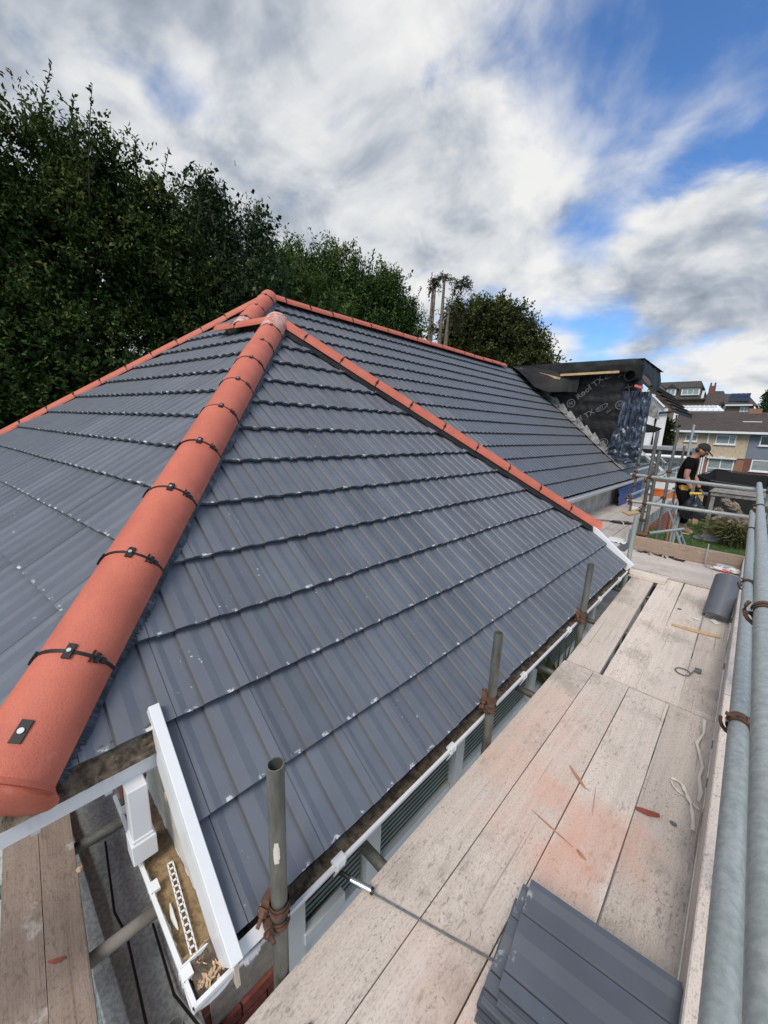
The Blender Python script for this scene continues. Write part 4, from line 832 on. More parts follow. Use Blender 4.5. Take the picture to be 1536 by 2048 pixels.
for (x, y, zt, mat, lab) in ((-0.787, 0.441, -0.906, 'dull', 'nearest open-topped post, dull with a flake of pale paint'), (-0.787, 1.735, -1.020, 'dull', 'second post along the gutter, green tinged with a rusty clamp'), (-0.790, 3.30, -1.022, 'dull', 'third post along the gutter, near the eave end'), (-0.845, 5.15, -0.885, 'galv', 'tallest bright post beside the right verge corner')):
    posts.append(tube((x, y, GZ), (x, y, zt), lab, mat, 'inner posts between gutter and staging', 'scaffold post', name='scaffold_post'))
m = MB(); pc = V(-0.787, 0.441, -1.185)
def flake(u, v):
    a = R(-38)+(u-.5)*0.75*(0.55+0.45*math.sin(v*3.0+.2))+0.10*n3((v*5, u*3, 1), 2); return pc+V(math.cos(a), math.sin(a), 0)*(TR+.0006)+V(0, 0, (v-.5)*0.075+0.006*n3((u*6, v*2, 4), 2))
m.grid(flake, 8, 14); m.build('paint_flake', MAT['ribbon'], posts[0], True, fix=False)
# clamps on the inner posts, each carrying a transom under the boards
for (o, y, z, big) in ((posts[0], 0.441, -1.415, 1.0), (posts[1], 1.735, -1.41, 1.0), (posts[2], 3.30, -1.46, 1.2), (posts[3], 5.15, -1.53, 1.2)):
    coupler(o, (o.location.x, y, z), (0, 0, 1), (-0.9, -0.45, 0), big*0.85, (0.35, -0.75, -0.55), flap=False); coupler(o, (o.location.x, y, z-0.052), (0, 0, 1), (-0.2, -1, 0), 0.7, (1, -0.1, 0.1), flap=False)
for i, y in enumerate((0.92, 2.42, 2.78, 3.9, 5.0)):
    tube((-1.06, y, -1.775), (0.30, y+0.01, -1.775), ('transom tube under the boards just beyond the black hook', 'transom tube below the joint in the boards, nearer one', 'transom tube below the joint in the boards, farther one', 'transom tube crossing under the wide gap', 'transom tube under the cross boards')[i], 'dull')
tube((-0.72, -0.4, -1.83), (-0.70, 6.6, -1.83), 'long tube running under the gutter edge of the boards', 'dull')
tube((-1.43, -0.6, -1.945), (-1.40, 0.50, -1.935), 'weathered tube poking out below the side gutter', 'oldwood')
tube((-1.92, -0.6, -1.93), (-1.90, 0.40, -1.93), 'shaded tube under the far end of the brown board', 'dull')
tube((-0.93, 0.17, -1.75), (-0.66, 0.30, -2.9), 'short raking tube below the gutter corner', 'dull')
tag((lambda m: m.build('blue_pipe', MAT['blue_tarp'], None, True, origin=(-.55, 5, -1.95)))(MB().tube((-0.50, 4.3, -1.96), (-0.60, 5.9, -1.96), 0.055, 14)), 'blue pipe glimpsed through the wide gap between the boards', 'pipe')
# outer guard rails
g1 = tube((0.116, -1.2, -0.86), (0.113, 6.35, -0.835), 'lower guard rail tube on the right, nearest the boards', 'galv', 'guard rails')
g2 = tube((0.104, -1.2, -0.50), (0.112, 6.30, -0.490), 'upper guard rail tube on the right edge of view', 'galv', 'guard rails')
GA, GB = V(0.116, -1.2, -0.86), V(0.113, 6.35, -0.835); on1 = lambda y: GA.lerp(GB, (y+1.2)/7.55)
coupler(g1, on1(1.50), (0, 1, 0), (0.9, 0, 0.25), 1.0, (-1, -0.12, 0.22)); coupler(g1, on1(3.10), (0, 1, 0), (0.9, 0, 0.25), 1.0, (-1, 0, 0.25)); coupler(g1, on1(5.05), (0, 1, 0), (0.9, 0, 0.25), 0.9, (-1, 0, 0.2))
coupler(g2, (0.107, 1.55, -0.497), (0, 1, 0), (0.9, 0, -0.2), 1.05, (-1, 0, -0.05)); coupler(g2, (0.110, 4.05, -0.493), (0, 1, 0), (0.9, 0, -0.2), 1.0, (-1, 0, -0.1))
for i, (x, y) in enumerate(((0.20, 1.42), (0.20, 2.95), (0.215, 6.35))):
    tube((x, y, GZ), (x, y, -0.30 if i < 2 else -0.40), ('outer post beside the nearest rusty rail clamp', 'outer post beside the second rail clamp', 'outer corner post where the rails meet')[i], 'galv', 'outer posts', 'scaffold post', name='scaffold_post')
r1 = tube((-1.30, 6.86, -0.572), (0.27, 6.20, -0.560), 'upper cross rail in front of the man', 'galv', 'guard rails'); r2 = tube((-1.26, 6.72, -0.955), (0.22, 6.53, -0.930), 'lower cross rail in front of the man', 'galv', 'guard rails')
coupler(r1, (-1.24, 6.835, -0.572), (1, -0.4, 0), (0, 0, -1), 1.1); coupler(r2, (-1.22, 6.715, -0.955), (1, -0.1, 0), (0, 0, -1), 1.1); coupler(r1, (-1.03, 6.75, -0.570), (1, -0.4, 0), (0, 1, 0), 1.2, (0, 0, 1)); coupler(r2, (-1.03, 6.69, -0.953), (1, -0.1, 0), (0, 1, 0), 1.2, (0, 0, 1)); coupler(r1, (0.215, 6.22, -0.56), (1, -0.4, 0), (0, 1, 0), 1.2, (0, 0, 1))
pa = tube((-1.075, 7.0, GZ), (-1.085, 7.0, 0.095), 'taller of the paired posts behind the cross rails', 'dull', 'posts of the far staging', 'scaffold post', name='scaffold_post')
pb = tube((-1.005, 7.0, GZ), (-1.012, 7.0, -0.195), 'shorter of the paired posts behind the cross rails', 'dull', 'posts of the far staging', 'scaffold post', name='scaffold_post')
coupler(pa, (-1.078, 7.0, -1.27), (0, 0, 1), (1, 0, 0), 0.9); mb = MB(); mb.sphere((-1.03, 6.92, -1.475), 0.075, 16, 8, (1.1, 0.7, 0.55)); mb.build('base_coupler', MAT['rust'], pa, True)
for (x, y, zb, zt, mat, lab) in ((-1.79, 10.0, -1.75, 0.225, 'dull', 'thin far post standing inside the far boards'), (-1.04, 8.6, GZ, 0.17, 'dull', 'tall far post in front of the beige house corner'), (-1.06, 11.0, GZ, 0.305, 'galv', 'far bright post in front of the small upstairs window'), (-1.09, 10.4, GZ, -0.155, 'rust_tube', 'rusty far post just behind the man\'s back'), (-2.86, 9.9, GZ, -1.10, 'oldwood', 'stub post in front of the low white wall, nearer one'), (-2.50, 10.6, GZ, -1.08, 'oldwood', 'stub post in front of the low white wall, farther one'), (-1.2, 13.2, GZ, -0.5, 'dull', 'last far post beyond the orange panel')):
    p = tube((x, y, zb), (x, y, zt), lab, mat, 'posts of the far staging', 'scaffold post', name='scaffold_post', seg=14)
    if zt > -0.6: coupler(p, (x, y, -0.60), (0, 0, 1), (-1, 0, 0), 1.0); coupler(p, (x, y, -1.08), (0, 0, 1), (-1, 0, 0), 1.0)
for (a, b, lab) in (((-1.27, 6.92, -0.525), (-1.36, 9.1, -0.548), 'short upper rail with its dark open end facing the viewer'), ((-1.28, 6.85, -0.905), (-1.36, 9.1, -0.975), 'short lower rail with its dark open end facing the viewer'), ((-1.10, 7.0, -0.63), (-1.12, 13.4, -0.60), 'long upper rail of the far staging'), ((-1.10, 7.0, -1.10), (-1.13, 13.4, -1.12), 'long lower rail of the far staging')):
    t = tube(a, b, lab, 'galv', 'guard rails', seg=16); coupler(t, Vector(a)+V(0, 0.05, 0), (0, 1, 0), (0, 0, -1), 1.1); coupler(t, Vector(b)-V(0, 0.12, 0), (0, 1, 0), (0, 0, 1), 1.1)
tube((-1.30, 10.0, -0.545), (-2.1, 14.2, -0.50), 'pale rail sloping away below the flat roof', 'galv', 'guard rails', seg=14)
tube((-1.00, 7.3, -1.52), (-0.66, 8.4, -1.56), 'short tube lying beyond the end toe board', 'galv', seg=14)
tube((-0.86, 8.8, GZ), (-0.79, 8.8, -1.42), 'slanting tube below the pale toe board', 'galv', seg=14)

# ------------------------------------------------------------------ things lying on the boards
def stack_tile(z, x, y, rot, label, tilt=(0, 0)):
    b = tile_mesh(0.33, 0.39, detail=True, lift=0.004); m = MB(); vs = [Vector((p[0]-0.165, p[1]-0.21, p[2])) for p in b[0]]; m.add(vs, b[1], 0, b[2])
    n = len(PROF); bot = [Vector((vs[i].x, (0.003 if vs[i].y < 0 else -0.002)+vs[i].y, vs[i].z-0.015)) for i in range(2*n)]; m.add(bot, [(i+1, i, n+i, n+i+1) for i in range(n-1)]+[])
    for i in range(n-1): m.add([vs[n+i], vs[n+i+1], bot[n+i+1], bot[n+i]], [(0, 1, 2, 3)])
    for i, s in ((0, -1), (n-1, 1)): m.add([vs[i], vs[n+i], bot[n+i], bot[i]], [(0, 1, 2, 3)])
    m.box((0.160, -0.205, -0.014), (0.186, 0.19, -0.004)); m.box((0.160, -0.205, -0.006), (0.166, 0.19, 0.002)); m.box((0.176, -0.205, -0.006), (0.182, 0.19, 0.001))
    for i in range(5): m.box((-0.13+i*0.055, 0.195, -0.020), (-0.10+i*0.055, 0.215, -0.006))
    o = m.build('roof_tile', MAT['tile_spare'], None, origin=(0, 0, 0)); o.location = (x, y, z); o.rotation_euler = (tilt[0], tilt[1], rot)
    return tag(o, label, 'roof tile', 'spare grey roof tiles stacked on the boards')
ST = (-0.063, 0.995)
for i, (dx, dy, dr, lab) in enumerate(((-0.015, -0.035, 0.09, 'spare grey roof tile at the bottom of the stack on the boards'), (-0.040, -0.030, -0.03, 'spare grey roof tile second from the bottom of the stack'), (0.030, -0.012, 0.06, 'spare grey roof tile in the middle of the stack'), (-0.028, -0.020, -0.05, 'spare grey roof tile second from the top of the stack'), (0, 0, 0, 'topmost spare grey roof tile of the stack, with white chalk marks'))):
    stack_tile(DZ+0.024+0.033*i, ST[0]+dx, ST[1]+dy, R(-82)+dr, lab, (0.0, 0.012 if i == 4 else 0))
o = half_round(V(0.015, 4.66, DZ+0.012), V(0.040, 4.98, DZ+0.335), V(0, -0.7, 0.7), r=0.103, ang=84, seg=16, th=0.014, lift=0.0)
o = o.build('grey_ridge_tile', MAT['tile_spare'], None, True); tag(o, 'spare half-round grey ridge tile lying near the far end of the boards', 'ridge tile')
def chip(name, c, r, sc, mat, label, cat, rot=0, seed=1, wob=0.5):
    m = MB(); m.sphere((0, 0, 0), r, 7, 5, sc, wob=wob, seed=seed); o = m.build(name, MAT[mat], None, origin=(0, 0, 0)); o.location = c; o.rotation_euler = (0, 0, rot); return tag(o, label, cat)
chip('slate_chip', (-0.615, 0.405, DZ+0.010), 0.030, (1.0, 0.52, 0.32), 'stone', 'grey pointed slate chip on the near board', 'stone chip', R(-62), 4, 0.7)
def splint(a, b, w, h, mat, label, cat='wood splinter', name='wood_splinter', taper=0.3):
    a, b = Vector(a), Vector(b); d = (b-a).normalized(); x = d.cross(Z).normalized(); m = MB(); mid = a.lerp(b, 0.5)+x*w*0.25
    secs = [(a, taper), (a.lerp(mid, 0.6), 0.9), (mid, 1.0), (mid.lerp(b, 0.5), 0.85), (b, taper)]; vs = []
    for p, s in secs: vs += [p-x*w*s/2, p+x*w*s/2, p+x*w*s*0.35+V(0, 0, h*s), p-x*w*s*0.3+V(0, 0, h*s)]
    fs = [(i*4+j, i*4+(j+1) % 4, i*4+4+(j+1) % 4, i*4+4+j) for i in range(len(secs)-1) for j in range(4)]+[(3, 2, 1, 0), tuple(len(vs)-4+j for j in range(4))]; m.add(vs, fs)
    return tag(m.build(name, MAT[mat], None, origin=mid), label, cat)
def dk(x, y, h=0.001): return (x, y, DZ+h)
splint(dk(-0.398, 1.893, .012), dk(-0.296, 1.818, .004), 0.014, 0.010, 'splinter', 'thick reddish pine splinter lying across a board gap'); splint(dk(-0.443, 1.528), dk(-0.25, 1.494), 0.007, 0.004, 'splinter', 'long thin pine sliver lying on the red dust')
splint(dk(-0.238, 1.495), dk(-0.196, 1.48), 0.012, 0.010, 'splinter', 'short stubby pine splinter at the end of the thin sliver'); splint(dk(-0.267, 1.87), dk(-0.235, 1.70), 0.003, 0.002, 'splinter', 'hair-thin straw on the red dust beside the thick splinter')
splint(dk(-0.265, 4.201), dk(0.079, 4.243), 0.034, 0.018, 'batten', 'pale pine lath lying across the boards near the grey ridge tile', 'lath', 'lath', 0.7)
splint(dk(-0.102, 1.884), dk(-0.016, 1.921), 0.026, 0.014, 'red_shard', 'broken dull red clay shard near the cream tape', 'clay shard', 'clay_shard', 0.6)
splint((-1.40, 0.262, GZL-0.022), (-1.335, 0.255, GZL-0.012), 0.032, 0.018, 'red_shard', 'red clay shard lying in the silted side gutter', 'clay shard', 'clay_shard', 0.5)
chip('pebble', dk(0.036, 1.921, .006), 0.014, (1, .6, .5), 'stone', 'small grey pebble beside the red clay shard', 'pebble', 0, 2); chip('pebble', dk(-0.262, 4.667, .006), 0.018, (1.2, .5, .4), 'stone', 'grey pebble on the joint under the grey ridge tile side', 'pebble', .4, 5)
chip('mortar_crumb', (-1.73, 0.055, -1.862), 0.016, (1, .8, .6), 'kraft', 'tan mortar crumb at the gutter end of the brown board', 'mortar crumb', 0, 9); splint((-1.46, -0.075, -1.868), (-1.43, -0.03, -1.868), 0.014, 0.008, 'red_shard', 'small red clay sliver on the brown board', 'clay shard', 'clay_shard')
for i, (x, y, h) in enumerate(((-0.07, 1.06, 0), (-0.035, 1.075, 0))): chip('red_crumb', dk(x, y+0.21, .003), 0.007, (1, .8, .6), 'red_shard', ('left of two red crumbs beyond the tile stack', 'right of two red crumbs beyond the tile stack')[i], 'clay crumb', 0, 3+i)
def ribbon(pts, w, name, mat, label, cat, z=0.003):
    m = MB(); n = len(pts); P = [Vector(p) for p in pts]; vs = []
    for i, p in enumerate(P):
        d = (P[min(i+1, n-1)]-P[max(i-1, 0)]); d.z = 0; d.normalize(); x = Vector((-d.y, d.x, 0)); tw = 0.9*math.sin(i*1.9); x = x*math.cos(tw)+Z*math.sin(tw)*0.6
        q = p+Z*(z+abs(math.sin(tw))*w*0.35); vs += [q-x*w/2, q+x*w/2]
    m.add(vs, [(2*i, 2*i+1, 2*i+3, 2*i+2) for i in range(n-1)]); return tag(m.build(name, MAT[mat], None, True, fix=False, origin=P[0]), label, cat)
def smooth_pts(pts, k=6):
    out = []; P = [Vector(p) for p in pts]
    for i in range(len(P)-1):
        p0, p1, p2, p3 = P[max(i-1, 0)], P[i], P[i+1], P[min(i+2, len(P)-1)]
        for j in range(k):
            t = j/k; out.append(0.5*((2*p1)+(p2-p0)*t+(2*p0-5*p1+4*p2-p3)*t*t+(3*p1-p0-3*p2+p3)*t**3))
    return out+[P[-1]]
ribbon([dk(*p) for p in ((0.073, 2.860), (0.080, 2.707), (0.059, 2.584), (0.099, 2.406), (0.092, 2.305), (0.108, 2.214), (0.104, 2.135))], 0.017, 'paper_tape', 'ribbon', 'long cream tape strip trailing along the board by the toe board', 'paper tape')
ribbon(smooth_pts([dk(*p) for p in ((-0.008, 2.198), (0.032, 2.193), (0.057, 2.144), (0.081, 2.086), (0.098, 1.985), (0.100, 1.945))], 3), 0.016, 'paper_tape', 'ribbon', 'crossed cream tape strip curling at the end of the long strip', 'paper tape', .006)
ribbon(smooth_pts([dk(*p) for p in ((-0.008, 2.190), (0.010, 2.148), (0.055, 2.126), (0.086, 2.110), (0.112, 2.085))], 3), 0.012, 'paper_tape', 'ribbon', 'looped cream tape strip lying under the crossed strip', 'paper tape', .002)
mb = MB(); mb.path(smooth_pts([dk(-0.09+0.045*math.cos(t), 3.37+0.05*math.sin(t), .006) for t in [i*0.7 for i in range(10)]]+[dk(-0.03, 3.45, .006), dk(0.0, 3.49, .008)], 3), 0.004, 6); mb.box(dk(-0.03, 3.44, 0.001), dk(0.01, 3.50, 0.012)); tag(mb.build('wire_loop', MAT['stone'], None, True, origin=dk(-0.06, 3.4)), 'small grey wire loop with a tag on the middle boards', 'wire loop')
# black strap pulled across the boards with its chrome hook
mb = MB(); mb.path(smooth_pts([(-0.735, 0.775, DZ+.016), (-0.70, 0.793, DZ+.006), (-0.45, 0.885, DZ+.005), (-0.297, 0.942, DZ+.005), (-0.12, 1.005, DZ+.006), (-0.02, 1.035, DZ+.006)], 6), 0.0042, 6)
st = mb.build('strap', MAT['stone'], None, True, origin=(-0.4, 0.9, DZ)); tag(st, 'thin dark strap with chrome handled hook lying across the near boards', 'strap'); WL[st.name] = V(-0.4, 0.9, DZ)
mb = MB(); mb.tube((-0.805, 0.748, DZ+.022), (-0.728, 0.779, DZ+.020), 0.011, 14); mb.build('chrome_sleeve', MAT['chrome'], st, True)
mb = MB(); mb.path([(-0.875, 0.715, DZ+.015), (-0.86, 0.725, DZ+.028), (-0.83, 0.738, DZ+.030), (-0.80, 0.750, DZ+.022)], 0.0085, 8); mb.tube((-0.885, 0.705, DZ+.014), (-0.866, 0.728, DZ+.020), 0.013, 10); mb.build('grip', MAT['black_plastic'], st, True)
mb = MB(); mb.tube((-0.728, 0.779, DZ+.020), (-0.720, 0.782, DZ+.019), 0.012, 12); mb.build('end_collar', MAT['black_plastic'], st, True)
# white plastic comb lying in the silted gutter
mb = MB(); a, b = V(-1.24, 0.272, GZL-0.012), V(-0.93, 0.240, GZL-0.012); d = (b-a).normalized(); x = d.cross(Z).normalized()
for s in (-1, 1): mb.bar(a+x*0.008*s, b+x*0.008*s, 0.0045, 0.004)
for i in range(15):
    p = a.lerp(b, i/14); mb.bar(p-x*0.008, p+x*0.008, 0.006, 0.004)
tag(mb.build('plastic_ladder_strip', MAT['pvc'], None, origin=a), 'white ladder-shaped plastic strip lying in the side gutter', 'plastic strip')
splint((-1.12, 0.233, GZL-0.022), (-1.03, 0.228, GZL-0.022), 0.013, 0.008, 'card', 'short white plastic scrap beside the ladder-shaped strip', 'plastic scrap', 'plastic_scrap')
def sheetlet(pts, label, mat='card', name='card_scrap', cat='card', th=0.004):
    m = MB(); m.prism(pts, (0, 0, th)); return tag(m.build(name, MAT[mat], None, origin=pts[0]), label, cat)
sheetlet([dk(-0.15, 4.53), dk(-0.10, 4.50), dk(-0.077, 4.522), dk(-0.13, 4.57)], 'white torn label in front of the grey ridge tile', name='label_scrap'); sheetlet([dk(-0.020, 4.60), dk(0.030, 4.53), dk(0.062, 4.57), dk(0.010, 4.66)], 'white square card under the end of the grey ridge tile')
z2 = 0.002
sheetlet([dk(-1.90, 9.80, z2), dk(-1.70, 9.50, z2), dk(-1.50, 10.5, z2), dk(-1.66, 10.80, z2)], 'tan cut card strip lying on the far staging', 'kraft', 'card_strip', th=0.03)
m = MB(); m.prism([dk(-2.05, 10.9), dk(-1.80, 10.3), dk(-1.78, 10.9)], (0.0, 0.02, 0.004)); m.add([dk(-2.05, 10.8, .01), dk(-1.85, 10.5, .01), dk(-1.98, 10.75, .22)], [(0, 1, 2)]); m.add([dk(-2.05, 10.8, .012), dk(-1.98, 10.75, .22), dk(-1.92, 10.9, .01)], [(0, 1, 2)]); tag(m.build('folded_card', MAT['card'], None, origin=dk(-1.9, 10.7), fix=False), 'folded white card standing beside the tan strip', 'card')
# trowel-like brush on the far boards
mb = MB(); mb.tube((-2.10, 8.40, DZ+.018), (-1.80, 8.50, DZ+.03), 0.014, 10); br = mb.build('hand_scraper', MAT['oldwood'], None, True, origin=(-1.8, 8.5, DZ)); tag(br, 'long handled scraper with dark blade lying on the far boards', 'scraper'); WL[br.name] = V(-1.8, 8.5, DZ)
mb = MB(); mb.prism([(-1.82, 8.44, DZ+.02), (-1.60, 8.48, DZ+.02), (-1.44, 8.62, DZ+.02), (-1.56, 8.74, DZ+.02), (-1.80, 8.58, DZ+.02)], (0, 0, .012)); mb.build('blade', MAT['car_dark'], br)
mb = MB(); mb.path([(-1.70, 8.75, DZ+.01), (-1.60, 8.5, DZ+.04), (-1.52, 8.25, DZ+.01)], 0.010, 6); tag(mb.build('loose_cable', MAT['card'], None, True, origin=(-1.6, 8.5, DZ)), 'pale loop of cable over the scraper blade', 'cable')
mb = MB(); mb.grid(lambda u, v: (-1.50+0.28*u, 6.88+0.35*v, DZ+0.012+0.02*n3((u*4, v*4, 3), 2)), 10, 10); tag(mb.build('flaking_ply', MAT['card'], None, True, fix=False, origin=(-1.4, 7, DZ)), 'flaking pale ply offcut at the corner of the far boards', 'plywood')
zf = 0.046
mb = MB()
for i in range(9):
    x, y = -0.95+i*0.062, 6.46+0.04*math.sin(i*2.3); a = random.random()*3; mb.add([dk(x-.05*math.cos(a), y-.03*math.sin(a), zf+.006), dk(x+.03, y-.035, zf+.004), dk(x+.06*math.cos(a), y+.03*math.sin(a), zf+.02), dk(x-.02, y+.03, zf+.012)], [(0, 1, 2, 3)])
tag(mb.build('felt_scraps', MAT['underlay'], None, fix=False, origin=dk(-.7, 6.5, zf)), 'torn black felt scraps along the end toe board', 'felt scraps')
splint(dk(-0.52, 6.50, zf), dk(-0.40, 6.52, zf), 0.035, 0.012, 'kraft', 'tan wood chip beside the torn felt scraps', 'wood chip', 'wood_chip')
mb = MB(); mb.path([dk(-0.215, 6.56, zf+.28), dk(-0.21, 6.50, zf+.04), dk(-0.19, 6.40, zf+.014), dk(-0.06, 6.32, zf+.012)], 0.008, 8); tag(mb.build('wire_bracket', MAT['alu'], None, True, origin=dk(-.2, 6.4, zf)), 'bent grey metal strap leaning on the end toe board', 'metal strap')
# clear bottle, rags
bo = thing('water_bottle', dk(-0.02, 6.45, zf), 'clear plastic bottle lying in the far corner of the boards', 'bottle'); mb = MB(); a = V(-0.09, 6.47, DZ+zf+.034)
for (t0, r0, t1, r1) in ((0, .030, .015, .034), (.015, .034, .15, .034), (.15, .034, .19, .014), (.19, .014, .205, .013)): mb.tube(a+V(t0, -t0*.15, 0), a+V(t1, -t1*.15, 0), r0, 14, r1, cap=(t0 == 0))
mb.build('body', MAT['bottle'], bo, True); mb = MB(); mb.tube(a+V(.203, -.0305, 0), a+V(.222, -.033, 0), .015, 12); mb.build('bottle_cap', MAT['card'], bo, True)
for (x, y, s, mt, lab) in ((-0.055, 6.36, .055, 'card', 'crumpled white rag beside the clear bottle'), (0.075, 6.38, .06, 'card', 'second crumpled white rag against the toe board'), (0.005, 6.34, .035, 'coral', 'coral red scrap between the white rags')):
    m = MB(); m.sphere((0, 0, 0), s, 14, 9, (1.3, .8, .5), wob=0.9, seed=x*90); o = m.build('rag' if mt == 'card' else 'red_scrap', MAT[mt], None, True, origin=(0, 0, 0)); o.location = dk(x, y, zf+s*.4); tag(o, lab, 'rag' if mt == 'card' else 'scrap')
splint(dk(0.105, 4.72, .0), dk(0.125, 5.06, .26), 0.012, 0.01, 'card', 'thin white strip tucked beside the grey ridge tile', 'plastic strip', 'plastic_strip')

# ------------------------------------------------------------------ neighbouring houses
def win(parent, cx, cz, w, h, y, bars=(), fr=0.07, glass='glass', sill=True, d=0.05, trans=()):
    """framed window in a wall facing -Y: a frame part with pane sub-parts"""
    m = MB(); x0, x1, z0, z1 = cx-w/2, cx+w/2, cz-h/2, cz+h/2
    m.box((x0, y-d, z0), (x0+fr, y, z1)); m.box((x1-fr, y-d, z0), (x1, y, z1)); m.box((x0+fr, y-d, z0), (x1-fr, y, z0+fr)); m.box((x0+fr, y-d, z1-fr), (x1-fr, y, z1))
    for b in bars: m.box((x0+w*b-fr*.4, y-d*.9, z0+fr), (x0+w*b+fr*.4, y-.002, z1-fr))
    xs = [x0+fr]+[x0+w*b for b in bars]+[x1-fr]
    for (i, f) in trans: m.box((xs[i]+fr*.45, y-d*.9, z0+h*f-fr*.4), (xs[i+1]-fr*.45, y-.002, z0+h*f+fr*.4))
    if sill: m.box((x0-.06, y-d-.06, z0-.07), (x1+.06, y, z0-.002))
    fo = m.build('window', MAT['frame_white'], parent)
    for i in range(len(xs)-1):
        g = MB(); g.box((xs[i]+.01, y-.018, z0+fr), (xs[i+1]-.01, y-.006, z1-fr)); g.build('pane', MAT[glass], fo)
    return fo
def uvq(m, pts, L=None):
    p = [Vector(q) for q in pts]; U = (p[1]-p[0]).normalized(); nrm = U.cross(p[2]-p[1]).normalized(); S = nrm.cross(U)
    m.add(p, [tuple(range(len(p)))], 0, [[((q-p[0]).dot(U), (q-p[0]).dot(S)) for q in p]])
def slab(m, pts, th=0.12):
    uvq(m, pts); p = [Vector(q) for q in pts]; n = len(p); lo = [q-V(0, 0, th) for q in p]; m.add(p+lo, [(i, (i+1) % n, n+(i+1) % n, n+i) for i in range(n)]+[tuple(reversed(range(n, 2*n)))])
# terrace across the garden
TY = 40.0; TL, TRX = -5.25, 9.0; EZ = 0.62; RZ = 1.98
ter = thing('terraced_house', (-2.6, TY, GZ), 'beige pebbledashed house with orange brick ground floor at the terrace end', 'house', None)
XM = -0.42
mb = MB(); mb.box((TL, TY, -1.32), (XM, TY+7.5, EZ)); mb.build('upper_wall', MAT['pebbledash'], ter)
mb = MB(); mb.box((TL, TY+0.02, GZ-0.6), (XM, TY+7.5, -1.325)); mb.build('ground_floor_wall', MAT['brick_far'], ter)
mb = MB(); mb.box((TL-0.02, TY-0.06, -1.36), (XM, TY-0.001, -1.27)); mb.build('band', MAT['pebbledash'], ter)
mb = MB(); slab(mb, [(TL-0.25, TY-0.45, EZ+0.05), (XM, TY-0.45, EZ+0.05), (XM, TY+3.7, RZ+0.30), (TL+0.05, TY+3.7, RZ+0.30)]); slab(mb, [(XM, TY+8.0, EZ), (TL-0.25, TY+8.0, EZ), (TL+0.05, TY+3.72, RZ+0.29), (XM, TY+3.72, RZ+0.29)]); mb.build('roof', MAT['roof_brown'], ter, fix=False)
mb = MB(); mb.prism([(TL, TY, EZ), (TL, TY+7.5, EZ), (TL, TY+3.7, RZ+0.15)], (0.2, 0, 0)); mb.build('gable', MAT['pebbledash'], ter)
mb = MB(); mb.box((TL-0.25, TY-0.50, EZ-0.13), (XM, TY-0.40, EZ+0.03)); mb.build('fascia', MAT['pvc'], ter)
mb = MB(); mb.tube((-2.80, TY-0.08, EZ-0.05), (-2.80, TY-0.08, GZ), 0.05, 8); mb.build('downpipe', MAT['pvc'], ter)
mb = MB(); mb.box((TL-0.06, TY+0.015, GZ), (TL+0.28, TY+0.0165, EZ)); mb.box((TL-0.03, TY-0.05, GZ), (TL+0.22, TY-0.002, EZ-0.14)); mb.build('brick_pier', MAT['brick_far_brown'], ter)
win(ter, -3.86, 0.10, 0.78, 0.62, TY, (), 0.07, 'glass_pale', trans=((0, .80),)); win(ter, -1.74, 0.03, 1.20, 0.72, TY, (0.66,), 0.07, 'glass_pale', trans=((1, .74),))
win(ter, -1.74, -2.02, 1.58, 1.20, TY, (0.5,), 0.08, 'glass_pale', trans=((0, .34), (1, .34)))
mb = MB(); mb.box((-2.60, TY-0.25, -1.44), (-0.86, TY-0.002, -1.36)); mb.prism([(-1.95, TY-0.2, -1.35), (-1.55, TY-0.2, -1.35), (-1.75, TY-0.2, -1.22)], (0, 0.15, 0)); mb.build('window_hood', MAT['frame_white'], ter)
mb = MB(); mb.box((-2.98, TY-0.03, -3.85), (-2.90, TY, -1.38)); mb.build('door_jamb', MAT['frame_white'], ter)
te2 = thing('terraced_house', (4, TY, GZ), 'grey blue rendered house adjoining the beige terrace house', 'house')
mb = MB(); mb.box((XM+0.003, TY+0.01, -1.32), (TRX, TY+7.5, EZ-0.002)); mb.build('upper_wall', MAT['render_blue'], te2)
mb = MB(); mb.box((XM+0.003, TY+0.03, GZ-0.6), (TRX, TY+7.5, -1.325)); mb.build('ground_floor_wall', MAT['brick_far_red'], te2)
mb = MB(); slab(mb, [(XM+0.004, TY-0.45, EZ+0.05), (TRX, TY-0.45, EZ+0.05), (TRX, TY+3.7, RZ+0.30), (XM+0.004, TY+3.7, RZ+0.30)]); slab(mb, [(TRX, TY+8, EZ), (XM+0.004, TY+8, EZ), (XM+0.004, TY+3.72, RZ+.29), (TRX, TY+3.72, RZ+.29)]); mb.build('roof', MAT['roof_brown'], te2, fix=False)
mb = MB(); mb.box((XM+0.004, TY-0.50, EZ-0.13), (TRX, TY-0.40, EZ+0.03)); mb.build('fascia', MAT['pvc'], te2)
win(te2, 0.95, 0.06, 1.55, 0.74, TY+0.01, (0.5,), 0.07, 'glass_dark'); win(te2, 0.80, -1.78, 1.6, 0.84, TY+0.03, (), 0.08, 'glass_pale')
mb = MB(); mb.box((-1.05, TY+1.5, 1.20), (0.05, TY+2.6, 1.48)); mb.build('roof_light', MAT['frame_white'], te2)
mb = MB(); mb.box((-0.9, TY+3.4, 1.9), (-0.1, TY+4.0, 2.55)); mb.build('chimney', MAT['brick_far'], te2)
